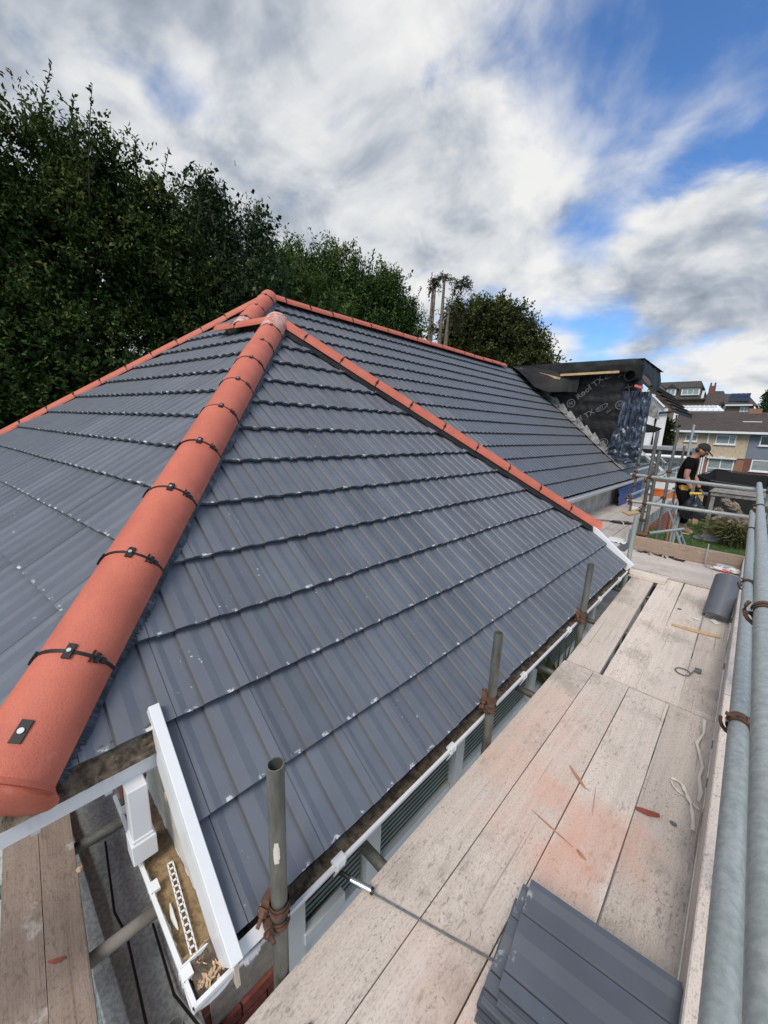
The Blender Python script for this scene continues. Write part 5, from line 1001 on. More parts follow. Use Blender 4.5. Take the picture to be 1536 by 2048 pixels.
# white gabled house next door
wh = thing('white_house', (-4.6, 23, GZ), 'white rendered house with brown pantiled roof beyond the dormer', 'house')
mb = MB(); mb.prism([(-6.6, 22, GZ), (-3.15, 22, GZ), (-3.17, 22, 1.30), (-3.40, 22, 1.33), (-3.98, 22, 1.98), (-5.2, 22, 3.2), (-6.6, 22, 1.9)], (-0.25, 1.0, 0)); mb.build('wall', MAT['render_white'], wh)
mb = MB(); slab(mb, [(-2.86, 21.95, 1.22), (-2.86, 28, 1.22), (-5.2, 28, 3.55), (-5.2, 21.95, 3.38)], 0.14); slab(mb, [(-5.21, 21.95, 3.38), (-5.21, 28, 3.55), (-7.2, 28, 1.4), (-7.2, 21.95, 1.4)], 0.14); mb.build('roof', MAT['roof_red'], wh, fix=False)
mb = MB()
for i in range(6): mb.bar((-2.92-i*0.21, 21.93, 1.30+i*0.21), (-2.92-i*0.21, 28.0, 1.30+i*0.21), 0.16, 0.05)
mb.build('tile_courses', MAT['roof_red'], wh)
mb = MB(); mb.bar((-4.05, 21.90, 2.10), (-3.30, 21.90, 1.36), 0.06, 0.22, (0, -1, 0)); mb.build('bargeboard', MAT['pvc'], wh)
mb = MB(); mb.path([(-3.02, 21.9, 1.16), (-3.46, 21.9, 1.10), (-3.56, 21.9, 0.85), (-3.54, 21.9, -0.35)], 0.05, 8); mb.path([(-2.86, 21.9, 1.18), (-3.15, 21.9, 1.17)], 0.05, 8); mb.build('downpipe', MAT['black_plastic'], wh, True)
tag((lambda m: m.build('hedge', MAT['leaf_hedge'], None))(MB()), None) if False else None
# flat-roofed extension with white framed windows
ex = thing('flat_roofed_extension', (-2.8, 20, GZ), 'flat roofed white extension with small paned windows over red brick', 'extension')
mb = MB(); mb.box((-6.0, 19.7, -0.56), (-1.80, 24.0, -0.38)); mb.build('roof', MAT['flat_roof'], ex)
mb = MB(); mb.box((-6.0, 19.62, -0.66), (-1.78, 19.70, -0.50)); mb.build('fascia', MAT['black_plastic'], ex)
mb = MB(); mb.tube((-6.0, 19.58, -0.74), (-1.80, 19.58, -0.76), 0.07, 10); mb.build('gutter', MAT['pvc'], ex, True)
mb = MB(); mb.box((-5.9, 20.0, -1.72), (-1.95, 23.8, -0.57)); mb.build('wall', MAT['render_white'], ex)
mb = MB(); mb.box((-5.9, 19.97, GZ), (-1.95, 23.8, -1.725)); mb.build('brick_plinth', MAT['brick_far_red'], ex)
for cx in (-3.55, -2.82, -2.28): win(ex, cx, -1.30, 0.62 if cx > -2.9 else 0.6, 0.66, 20.0, (0.33, 0.66), 0.03, 'glass_pale', False, 0.03, ((0, .35), (1, .35), (2, .35), (0, .68), (1, .68), (2, .68)))
mb = MB(); mb.box((-3.1, 19.93, -2.40), (-2.0, 19.968, -1.86)); mb.build('white_panel', MAT['render_white'], ex)
tag((lambda m: m.build('plant_tub_panel', MAT['orange'], None, origin=(-2, 16, GZ)))(MB().box((-2.30, 15.98, -2.12), (-1.62, 16.02, -1.76)).box((-2.34, 15.96, -1.78), (-1.60, 16.04, -1.72)).box((-1.99, 15.955, -2.12), (-1.95, 15.979, -1.79)).box((-2.30, 16.021, GZ), (-2.22, 16.06, -1.8)).box((-1.70, 16.021, GZ), (-1.62, 16.06, -1.8))), 'bright orange timber panel below the small paned windows', 'panel')
# houses up the slope
h1 = thing('hill_house', (-11, 80, 2), 'brown roofed house with two white box dormers on the slope', 'house')
mb = MB(); mb.box((-15.5, 80, 0), (-7.25, 88, 6.25)); mb.build('wall', MAT['brick_far_brown'], h1)
mb = MB(); slab(mb, [(-15.8, 79.5, 6.15), (-7.0, 79.5, 6.15), (-7.3, 80.5, 7.7), (-8.3, 83.5, 9.35), (-15.0, 83.5, 9.35)]); slab(mb, [(-7.0, 79.5, 6.15), (-7.0, 88, 6.15), (-8.3, 83.5, 9.35), (-7.3, 80.5, 7.7)]); mb.build('roof', MAT['roof_old'], h1, fix=False)
mb = MB(); mb.box((-15.8, 79.42, 6.0), (-7.0, 79.5, 6.2)); mb.build('gutter', MAT['black_plastic'], h1)
for (cx, w) in ((-9.05, 2.2), (-11.6, 1.15), (-13.2, 1.3)):
    m = MB(); m.box((cx-w/2-.08, 79.9, 6.78), (cx+w/2+.08, 82.4, 7.86)); d_ = m.build('dormer', MAT['frame_white'], h1); win(h1, cx, 7.32, w, 0.95, 79.898, (0.33, 0.66) if w > 2 else (0.5,), 0.09, 'glass_pale', False)
    m = MB(); m.prism([(cx-w/2-.3, 79.7, 7.86), (cx+w/2+.3, 79.7, 7.86), (cx, 79.7, 8.15 if w > 2 else 8.6)], (0, 3.0, 0)) if w < 2 else m.box((cx-w/2-.2, 79.7, 7.865), (cx+w/2+.2, 82.6, 7.98)); m.build('dormer_roof', MAT['roof_old'], h1)
mb = MB(); mb.bar((-7.35, 79.7, 7.4), (-7.40, 79.7, 6.2), 0.1, 0.3); mb.build('bargeboard', MAT['frame_white'], h1)
h2 = thing('hill_house', (-5.6, 79, 2), 'steep brown hipped roof with red brick chimney between the hill houses', 'house')
mb = MB(); mb.box((-7.2, 79, 0), (-4.5, 86, 4.9)); mb.build('wall', MAT['brick_far_brown'], h2)
mb = MB(); slab(mb, [(-7.25, 78.6, 4.55), (-4.15, 78.6, 4.3), (-4.25, 80, 5.85), (-5.15, 82.5, 7.55), (-7.0, 82.5, 7.6)]); slab(mb, [(-4.15, 78.6, 4.3), (-4.1, 86, 4.3), (-5.15, 82.5, 7.55)]); mb.build('roof', MAT['roof_old'], h2, fix=False)
mb = MB(); mb.box((-7.0, 82.0, 7.0), (-6.2, 82.7, 8.35)); mb.tube((-6.85, 82.3, 8.35), (-6.87, 82.3, 8.85), 0.12, 8); mb.tube((-6.35, 82.3, 8.35), (-6.33, 82.3, 8.85), 0.12, 8); mb.build('chimney', MAT['brick_far_red'], h2)
mb = MB(); mb.bar((-4.35, 78.5, 5.2), (-4.5, 78.5, 3.6), 0.1, 0.25); mb.build('bargeboard', MAT['frame_white'], h2)
h3 = thing('hill_house', (-2.6, 76, 2), 'brown brick house with dark solar panels on its hipped roof', 'house')
mb = MB(); mb.box((-4.1, 76, 0), (-1.2, 83, 5.0)); mb.build('wall', MAT['brick_far_brown'], h3)
mb = MB(); slab(mb, [(-4.3, 75.5, 5.0), (-1.3, 75.5, 4.85), (-0.75, 76.6, 4.9), (-2.2, 79.3, 6.75), (-4.85, 79.3, 6.85), (-4.6, 77, 5.9)]); slab(mb, [(-0.75, 76.6, 4.9), (-0.4, 83, 4.2), (-2.2, 79.3, 6.75)]); mb.build('roof', MAT['roof_old'], h3, fix=False)
for r_ in range(2):
    for c_ in range(4): x = -4.0+c_*0.56; t0, t1 = 0.18+r_*0.38, 0.18+r_*0.38+0.33; A = lambda t, xx: V(xx, 75.5+3.8*t, 5.06+1.82*t+0.10); m = MB(); m.prism([A(t0, x), A(t0, x+.52), A(t1, x+.52), A(t1, x)], (0, 0, .05)); m.build('solar_panel', MAT['solar'], h3)
mb = MB(); mb.box((-4.2, 75.42, 4.82), (-1.3, 75.5, 5.0)); mb.build('gutter', MAT['frame_white'], h3); win(h3, -2.1, 4.40, 0.85, 0.80, 76, (0.5,), 0.08, 'glass_pale', False)
mb = MB(); mb.box((-1.25, 77, 0), (0.2, 82, 4.1)); mb.build('side_wall', MAT['brick_far_brown'], h3)
pv = thing('garden_conservatory', (-5.6, 60, 0), 'long white conservatory with a ridged roof behind the terrace', 'conservatory')
mb = MB(); mb.box((-8.0, 60, -1), (-3.6, 63, 3.25)); mb.build('wall', MAT['frame_white'], pv)
mb = MB(); mb.prism([(-8.2, 59.8, 3.26), (-3.3, 59.8, 3.24), (-4.0, 61.3, 3.90), (-7.9, 61.3, 3.92)], (0, 0, 0.05)); mb.build('roof', MAT['frame_white'], pv)
for i in range(9): m = MB(); m.bar((-7.95+i*0.52, 59.74, 3.42), (-7.62+i*0.48, 60.6, 3.80), 0.05, 0.06); m.build('glazing_bar', MAT['render_white'], pv)
mb = MB(); mb.box((-7.9, 60.78, 3.72), (-4.1, 60.80, 3.80)); mb.build('clerestory', MAT['glass_dark'], pv); mb = MB()
for i in range(10): mb.box((-7.75+i*0.4, 61.2, 3.9), (-7.68+i*0.4, 61.3, 4.02))
mb.build('finial_row', MAT['frame_white'], pv)
for cx in (-7.55, -7.0): win(pv, cx, 2.2, 0.5, 1.3, 60, (0.5,), 0.05, 'glass_dark', False, trans=((0, .5), (1, .5)))

# ------------------------------------------------------------------ garden things
def post_beam(a, b, w, h, mat, name, parent): m = MB(); m.bar(a, b, w, h); return m.build(name, MAT[mat], parent, bevel=0.006)
pg = thing('garden_shelter', (-0.3, 20.4, GZ), 'weathered open timber shelter with flat slatted top on the lawn', 'shelter')
for i in range(5): post_beam((-1.0+0.02*i, 20.0+0.21*i, -2.02+0.013*i), (0.95, 20.0+0.21*i, -2.04+0.013*i), 0.19, 0.035, 'oldwood', 'slat', pg)
post_beam((-0.95, 19.97, -2.12), (0.92, 19.97, -2.14), 0.05, 0.12, 'oldwood', 'beam', pg)
for (x, y) in ((-0.86, 20.05), (0.85, 20.05), (-0.62, 20.9), (0.85, 20.9)): post_beam((x, y, GZ), (x, y, -2.06), 0.13 if y < 20.5 else 0.07, 0.13 if y < 20.5 else 0.07, 'oldwood', 'post', pg)
tp = thing('trampoline', (-0.4, 24.8, GZ), 'black netted trampoline enclosure behind the timber shelter', 'trampoline')
hexp = [(-1.75, 24.0, -1.72), (-1.20, 25.6, -1.45), (0.75, 25.6, -1.60), (1.30, 24.2, -1.86), (0.5, 23.2, -1.98), (-1.2, 23.2, -1.86)]
mb = MB(); mb.path([V(*p) for p in hexp+[hexp[0]]], 0.028, 8); mb.build('top_rail', MAT['black_plastic'], tp, True)
for p in hexp: m = MB(); m.tube(p, (p[0], p[1], GZ), 0.022, 8); m.build('pole', MAT['black_plastic'], tp, True)
mb = MB()
for i in range(6):
    a, b = V(*hexp[i]), V(*hexp[(i+1) % 6]); mb.grid(lambda u, v: a.lerp(b, u)*(1)+V(0.03*n3((u*5, v*5, i), 2), 0.05*n3((u*4, v*3, i), 2), (-3.15-a.lerp(b, u).z)*v-0.05*math.sin(u*3.14)*(1-v)), 10, 8)
mb.build('net', MAT['net'], tp, True, fix=False)
mb = MB(); mb.prism([(p[0], p[1], -3.2) for p in hexp], (0, 0, 0.06)); mb.build('bed', MAT['net'], tp)
tag((lambda m: m.build('tan_board', MAT['kraft'], None, origin=(-1.4, 22.6, GZ)))(MB().box((-1.50, 22.6, -3.9), (-1.30, 22.64, -2.52))), 'tan upright board leaning by the trampoline behind the man', 'board')
tag((lambda m: m.build('half_disc_cover', MAT['lead'], None, True, origin=(-.5, 19.5, GZ)))(MB().prism([V(-0.95+0.98*(1-math.cos(t))/2, 19.2+0.2*math.sin(t), GZ+0.02+0.40*math.sin(t)) for t in [math.pi*i/14 for i in range(15)]], (0.02, 0.5, -0.02))), 'grey half-round cover lying at the foot of the timber shelter', 'cover')
chip('rock', (-0.98, 19.3, GZ+0.08), 0.16, (1.2, .8, .7), 'stone', 'brown rock on the lawn beside the half-round cover', 'rock', 0, 8)
tag((lambda m: m.build('pink_toy', MAT['pink'], None, origin=(-.66, 21, GZ), bevel=.02))(MB().box((-0.72, 20.95, GZ), (-0.56, 21.1, GZ+0.34))), 'small bright pink toy on the lawn under the shelter', 'toy')
tag((lambda m: m.build('coral_slide', MAT['coral'], None, origin=(.4, 22, GZ), bevel=.02))(MB().prism([(0.16, 22.0, GZ), (0.56, 22.0, GZ), (0.58, 22.0, -3.02), (0.40, 22.0, -3.0), (0.20, 22.0, -3.2)], (0, 0.5, 0))), 'coral red plastic toy slide beside the pampas plumes', 'toy')
# vehicles parked across the road
def van(loc, label):
    t = thing('parked_van', loc, label, 'van'); x, y, z = loc
    pr = [(-1.15, 0.35), (-1.10, 0.85), (-0.55, 1.05), (-0.10, 1.72), (0.1, 1.86), (3.2, 1.90), (3.3, 0.35)]
    m = MB(); m.prism([(x+p[0], y-0.85, z+p[1]) for p in pr], (0, 1.7, 0)); m.build('body', MAT['van_white'], t, bevel=0.05)
    m = MB(); m.prism([(x-0.50, y-0.862, z+1.08), (x-0.12, y-0.862, z+1.62), (x+0.02, y-0.862, z+1.66), (x+0.02, y-0.862, z+1.08)], (0, 0.01, 0)); m.build('quarter_window', MAT['glass_dark'], t)
    m = MB(); m.prism([(x+0.12, y-0.862, z+1.06), (x+0.12, y-0.862, z+1.68), (x+0.95, y-0.862, z+1.70), (x+1.0, y-0.862, z+1.06)], (0, 0.01, 0)); m.build('side_window', MAT['glass_dark'], t)
    m = MB(); m.prism([(x-0.575, y-0.75, z+1.06), (x-0.575, y+0.75, z+1.06), (x-0.14, y+0.70, z+1.70), (x-0.14, y-0.70, z+1.70)], (-0.015, 0, 0.01)); m.build('windscreen', MAT['glass'], t)
    for wx in (-0.65, 2.5): m = MB(); m.tube((x+wx, y-0.88, z+0.33), (x+wx, y-0.66, z+0.33), 0.33, 18); w = m.build('wheel', MAT['tyre'], t, True); m = MB(); m.tube((x+wx, y-0.885, z+0.33), (x+wx, y-0.87, z+0.33), 0.19, 12); m.build('rim', MAT['alu'], w, True)
    for q in (-1.1,): m = MB(); m.box((x+q-0.03, y-0.78, z+0.72), (x+q+0.02, y-0.5, z+0.86)); m.build('headlight', MAT['chrome'], t)
van((0.45, 32.6, GZ), 'white van with dark side windows parked beyond the netting')
cr = thing('parked_car', (-2.2, 33.5, GZ), 'dark car with pale windscreen mostly hidden behind the man', 'car'); x, y, z = -2.2, 33.5, GZ
m = MB(); m.prism([(x+p[0], y-0.8, z+p[1]) for p in ((-1.7, .3), (-1.7, .85), (-0.9, .95), (-0.4, 1.5), (0.9, 1.52), (1.5, .98), (1.9, .85), (1.9, .3))], (0, 1.6, 0)); m.build('body', MAT['car_dark'], cr, bevel=0.05)
m = MB(); m.prism([(x+p[0], y-0.812, z+p[1]) for p in ((-0.75, 1.0), (-0.32, 1.42), (0.85, 1.44), (1.3, 1.0))], (0, 0.01, 0)); m.build('side_window', MAT['glass_pale'], cr)
for wx in (-1.1, 1.25): m = MB(); m.tube((x+wx, y-0.83, z+0.3), (x+wx, y-0.62, z+0.3), 0.3, 16); m.build('wheel', MAT['tyre'], cr, True)
fe = thing('garden_fence', (0, 30.5, GZ), 'dark weathered board fence at the end of the lawn', 'fence')
fm = None
for i in range(64):
    x = -9.5+i*0.30; h = 1.35+0.02*(i % 3)
    if fm is None:
        m = MB(); m.box((0, 0, 0), (0.28, 0.02, 1.4)); o = m.build('fence_board', MAT['oldwood'], fe, origin=(0, 0, 0)); fm = o.data; bpy.data.objects.remove(o); 
        me = bpy.data.meshes.new('fence_board'); mb2 = MB(); mb2.box((0, 0, 0), (0.28, 0.02, 1.4)); me.from_pydata(mb2.v, [], mb2.f); me.materials.append(MAT['oldwood']); fm = me
    o = bpy.data.objects.new('fence_board', fm); C.objects.link(o); o.parent = fe; o.location = (x, 0.01*(i % 2), -0.02*(i % 3))
for z in (0.35, 1.1): m = MB(); m.box((-9.5, 30.54, GZ+z), (9.7, 30.58, GZ+z+.08)); m.build('rail', MAT['oldwood'], fe)

# ------------------------------------------------------------------ foliage
def leaf_mesh(name, mat, centers, dirs, length, width, tone, parent, fold=0.25):
    n = len(centers); d = dirs/np.linalg.norm(dirs, axis=1, keepdims=True); up = rng.normal(0, 0.6, (n, 3))+np.array([0, 0, 0.8]); x = np.cross(d, up); x /= np.linalg.norm(x, axis=1, keepdims=True)+1e-9; nn = np.cross(x, d)
    L = (length*rng.uniform(0.65, 1.25, n))[:, None]; Wd = (width*rng.uniform(0.7, 1.2, n))[:, None]
    v = np.stack([centers, centers+d*L*0.45+x*Wd*0.5+nn*L*fold*0.3, centers+d*L+nn*L*-fold*0.4, centers+d*L*0.45-x*Wd*0.5+nn*L*fold*0.3], 1).reshape(-1, 3)
    v = v-np.array(wloc(parent))
    me = bpy.data.meshes.new(name); me.vertices.add(4*n); me.vertices.foreach_set('co', v.astype(np.float32).ravel()); me.loops.add(4*n); me.loops.foreach_set('vertex_index', np.arange(4*n, dtype=np.int32)); me.polygons.add(n); me.polygons.foreach_set('loop_start', np.arange(n, dtype=np.int32)*4); me.update()
    a = me.attributes.new('tone', 'FLOAT', 'FACE'); a.data.foreach_set('value', np.clip(tone, 0, 1).astype(np.float32)); me.materials.append(mat)
    o = bpy.data.objects.new(name, me); C.objects.link(o); o.parent = parent; return o
def unit(v): return v/(np.linalg.norm(v, axis=-1, keepdims=True)+1e-9)
def sprays(blobs, n_twigs, leaves, tw_len, leaf_l, up=0.4, droop=0.0, shell=0.55, spread=0.10, flat=0.0):
    """twigs on the outer shell of ellipsoid blobs; leaves along each twig. returns centres, directions, tones"""
    vol = np.array([b[1][0]*b[1][1]*b[1][2] for b in blobs])**0.7; pick = rng.choice(len(blobs), n_twigs, p=vol/vol.sum())
    c0 = np.array([b[0] for b in blobs])[pick]; rad = np.array([b[1] for b in blobs])[pick]
    dirn = unit(rng.normal(0, 1, (n_twigs, 3))); dirn[:, 2] = np.where(dirn[:, 2] < -0.75, -dirn[:, 2], dirn[:, 2])
    rr = np.minimum(shell, 0.99)+(1-np.minimum(shell, 0.99))*rng.uniform(0, 1, n_twigs)**0.55 if shell > 0.3 else rng.uniform(0.1, 0.86, n_twigs)
    lump = np.array([noise.noise(Vector(q)*2.6+Vector((i_*3.1, 0, 0))) for q, i_ in zip(dirn, pick)]); rr = rr*(0.90+0.50*lump)
    base = c0+dirn*rad*rr[:, None]
    cl = np.array([noise.noise(Vector(q)*1.15)+0.5*noise.noise(Vector(q)*2.7+Vector((9, 0, 0))) for q in base])
    if shell > 0.3:
        keep = cl > -0.22; base, dirn, rad, lump, cl = base[keep], dirn[keep], rad[keep], lump[keep], cl[keep]; n_twigs = len(base)
    lump = lump*0.55+cl*0.55
    td = unit(dirn*rad+np.array([0, 0, 1])*up*rad.mean()+rng.normal(0, 0.45, (n_twigs, 3))*rad.mean()); tl = tw_len*rng.uniform(0.5, 1.4, n_twigs)
    t = np.tile(np.linspace(0.0, 1.0, leaves), (n_twigs, 1))+rng.uniform(-.04, .04, (n_twigs, leaves))
    pos = base[:, None, :]+td[:, None, :]*(tl[:, None]*t)[:, :, None]; pos[:, :, 2] -= droop*(t**2)*tl[:, None]
    pos += rng.normal(0, spread, pos.shape)*tw_len*np.array([1, 1, 1-flat])
    ld = unit(td[:, None, :]*0.55+rng.normal(0, 0.65, pos.shape)+np.array([0, 0, -droop*0.6])); tone = (0.30+0.85*lump+0.22*td[:, 2]+rng.normal(0, 0.13, n_twigs))[:, None]+rng.normal(0, 0.07, (n_twigs, leaves))  # lit tufts and dark hollows are put into the leaf tone by clump
    return pos.reshape(-1, 3), ld.reshape(-1, 3), tone.reshape(-1), (base, td, tl)
def limbs(parent, base, top, r0, targets, mat='bark', name='trunk', rt=0.25):
    m = MB(); base, top = V(*base), V(*top); pts = [base.lerp(top, i/6)+V(n3((i, 1, base.x), .7)*0.15, n3((i, 5, base.y), .7)*0.15, 0) for i in range(7)]; m.path(pts, [r0*(1-(1-rt)*i/6) for i in range(7)], 10); o = m.build(name, MAT[mat], parent, True)
    if len(targets):
        m = MB()
        for t in targets:
            s = pts[random.randint(2, 5)]; e = V(*t); mid = s.lerp(e, 0.5)+V(0, 0, 0.12*(e-s).length); m.path([s, s.lerp(mid, .5)+V(0, 0, .05), mid, e], [r0*.34, r0*.26, r0*.17, 0.012], 6)
        m.build('branches', MAT[mat], parent, True)
    return o
def tree(name, base, label, blobs, mat, n, leaves, tw, ll, lw, group='trees behind the bungalow', r0=0.2, bark='bark', up=0.4, droop=0.0, shell=0.55, top=None, extra=None, spread=0.10, fold=0.25, flat=0.0):
    t = thing(name, (base[0], base[1], GZ), label, 'tree', group)
    p, d, tone, tw_ = sprays(blobs, n, leaves, tw, ll, up, droop, shell, spread, flat)
    if extra is not None:
        ep, ed = [], []
        for a, b, k in extra:      # long leading shoots
            a, b = np.array(a), np.array(b); ax = b-a
            for q in range(k):
                s = q/k; side = unit(rng.normal(0, 1, 3)); ep.append(a+ax*s+side*0.04*(1-s)); ed.append(unit(ax)*0.7+side*0.8)
        p = np.concatenate([p, np.array(ep)]); d = np.concatenate([d, np.array(ed)]); tone = np.concatenate([tone, rng.uniform(.3, .8, len(ep))])
        m = MB()
        for a, b, k in extra: m.path([V(*a)-(V(*b)-V(*a))*0.3, V(*a).lerp(V(*b), .5), V(*b)], [0.022, 0.013, 0.005], 5)
        m.build('shoots', MAT[bark], t, True)
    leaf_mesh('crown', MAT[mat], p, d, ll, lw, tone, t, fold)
    q, qd, qt, _ = sprays([(b[0], tuple(r_*0.66 for r_ in b[1])) for b in blobs], max(60, n//3), 9, tw*1.2, ll*3, 0.1, 0.1, 0.15, 0.45); leaf_mesh('inner_foliage', MAT[mat], q, qd, ll*1.6, ll*1.0, qt-0.15, t, 0.2)  # inner leaves toned down to paint the shade inside the crown
    idx = rng.choice(len(tw_[0]), min(46, len(tw_[0])), replace=False); limbs(t, (base[0], base[1], GZ), top or (blobs[0][0][0], blobs[0][0][1], blobs[0][0][2]+blobs[0][1][2]*0.4), r0, [tw_[0][i] for i in idx], bark)
    return t
# great broadleaf on the left
tree('oak_tree', (-14.0, 3.0), 'tall dense broadleaf tree at the left, with leafy shoots against the sky', [((-13.6, 1.2, 3.4), (2.1, 3.0, 3.0)), ((-13.9, 0.4, 5.2), (1.6, 1.9, 2.0)), ((-13.7, 2.3, 4.9), (1.7, 1.5, 2.0)), ((-13.3, 3.6, 3.9), (1.7, 1.6, 2.3)), ((-12.9, 4.3, 2.6), (1.6, 1.7, 2.6)), ((-13.4, -1.2, 4.2), (2.0, 2.0, 2.8)), ((-12.6, 1.4, 0.8), (2.0, 2.7, 2.3)), ((-13.4, -3.5, 3.0), (2.2, 2.5, 3.6)), ((-13.8, 1.5, -1.6), (2.2, 4.0, 2.4)), ((-13.8, 1.0, 1.5), (1.3, 4.0, 3.0)), ((-14.6, 2.5, -0.6), (1.4, 6.0, 2.4)), ((-13.2, 3.0, 5.6), (1.2, 1.0, 1.4)), ((-12.9, 4.2, 4.9), (1.1, 0.9, 1.3))],
     'leaf_oak', 17000, 13, 0.40, 0.112, 0.056, r0=0.34, extra=[((-13.9, 1.9, 6.5), (-13.0, 2.25, 7.75), 46), ((-13.6, 2.8, 6.1), (-12.8, 2.95, 7.65), 48), ((-13.3, 2.4, 6.3), (-12.9, 2.6, 7.3), 40), ((-13.0, 3.7, 5.6), (-12.5, 3.7, 6.85), 40), ((-12.9, 4.1, 5.3), (-12.2, 4.35, 6.75), 40), ((-12.7, 4.3, 5.1), (-11.9, 4.75, 6.5), 44), ((-12.5, 4.9, 4.6), (-12.0, 5.0, 5.85), 40), ((-13.6, 1.2, 6.4), (-13.1, 1.1, 7.2), 40)])
def cypress(base, label, blobs, n, ext, gname='cypress_tree', mat='leaf_cypress', ll=0.12):
    return tree(gname, base, label, blobs, mat, n, 15, 0.55, ll*1.1, 0.034, r0=0.18, up=0.15, droop=0.35, shell=0.62, extra=ext, spread=0.075, fold=0.1, flat=0.4)
cypress((-13.9, 6.4), 'dark feathery cypress tree right of the broadleaf tree', [((-13.8, 6.2, 3.6), (1.3, 1.4, 3.2)), ((-13.5, 6.9, 2.6), (1.3, 1.4, 3.3)), ((-13.3, 7.4, 3.6), (0.9, 0.9, 2.7)), ((-14.0, 6.0, 5.8), (0.7, 0.7, 1.4)), ((-13.85, 5.95, 6.6), (0.32, 0.32, 0.8)), ((-13.25, 7.3, 6.0), (0.38, 0.38, 0.9)), ((-13.3, 6.0, 1.0), (1.5, 2.1, 2.4)), ((-13.6, 6.4, -1.5), (1.5, 2.4, 2.4))], 7500, [((-13.85, 5.95, 6.3), (-13.75, 5.95, 7.55), 60), ((-13.3, 7.2, 5.4), (-13.15, 7.3, 7.05), 60), ((-13.5, 6.6, 5.6), (-13.4, 6.65, 6.75), 46), ((-13.2, 7.55, 5.0), (-12.95, 7.75, 6.25), 40), ((-13.6, 6.9, 5.6), (-13.55, 6.95, 6.9), 36)])
cypress((-14.4, 9.2), 'bright green cypress tree behind the red roof apex', [((-14.3, 9.0, 3.3), (1.3, 1.5, 2.9)), ((-13.7, 10.3, 2.9), (1.4, 1.5, 2.7)), ((-13.9, 9.4, 0.6), (1.6, 2.4, 2.6)), ((-14.1, 8.4, 1.8), (1.2, 1.3, 3.0)), ((-13.0, 12.0, 2.6), (1.3, 1.3, 2.3))], 7000, [((-14.2, 8.6, 5.6), (-14.1, 8.6, 6.6), 36), ((-14.0, 9.6, 5.6), (-13.9, 9.6, 6.5), 36)], mat='leaf_hedge')
tree('laurel_tree', (-15.3, 12.0), 'rounded mid green broadleaf tree right of the cypresses', [((-15.6, 10.6, 4.9), (1.5, 1.6, 2.6)), ((-15.0, 11.6, 5.3), (1.4, 1.5, 2.3)), ((-14.2, 12.8, 5.3), (1.4, 1.4, 2.0)), ((-13.3, 13.8, 4.9), (1.2, 1.2, 1.9)), ((-12.9, 14.4, 4.0), (1.1, 1.0, 1.7)), ((-13.6, 13.4, 2.4), (1.7, 2.0, 2.3)), ((-14.8, 11.6, 1.5), (1.6, 2.4, 2.6)), ((-16.0, 9.6, 5.0), (1.2, 1.2, 2.2))], 'leaf_hedge', 10500, 12, 0.45, 0.125, 0.062, r0=0.24, shell=0.5,
     extra=[((-15.4, 11.0, 6.9), (-15.3, 11.1, 7.85), 30), ((-14.9, 11.9, 6.9), (-14.7, 12.0, 7.9), 30), ((-13.9, 13.1, 6.7), (-13.7, 13.2, 7.6), 30), ((-13.2, 14.0, 6.0), (-12.9, 14.2, 7.0), 30), ((-12.5, 14.5, 5.2), (-12.1, 14.7, 6.2), 30), ((-12.4, 14.8, 4.2), (-11.8, 15.1, 5.0), 30), ((-15.9, 10.2, 6.9), (-15.8, 10.3, 7.7), 30)])
tree('autumn_oak', (-13.6, 24.6), 'broad olive brown tree at the right end of the red ridge', [((-14.4, 24.0, 6.4), (1.7, 1.6, 1.9)), ((-13.3, 24.8, 6.2), (1.9, 1.8, 2.0)), ((-12.1, 25.3, 5.2), (1.4, 1.3, 1.9)), ((-12.9, 24.8, 3.6), (2.1, 2.1, 2.3)), ((-14.6, 23.7, 3.6), (1.9, 1.8, 2.3)), ((-15.7, 23.1, 6.2), (1.3, 1.2, 2.0)), ((-11.4, 25.7, 4.2), (1.0, 1.0, 1.5)), ((-15.9, 22.9, 4.0), (1.3, 1.4, 2.2))], 'leaf_olive', 6800, 12, 0.50, 0.165, 0.10, r0=0.30, up=0.3, shell=0.45)
tree('willow_shrub', (-12.4, 29.4), 'small pale green weeping shrub over the edge of the black roof', [((-12.7, 29.3, 4.7), (1.0, .8, 0.9)), ((-12.0, 29.7, 4.4), (0.8, .7, 0.8))], 'leaf_pale', 420, 10, 0.8, 0.20, 0.05, r0=0.08, droop=0.8, up=0.8)
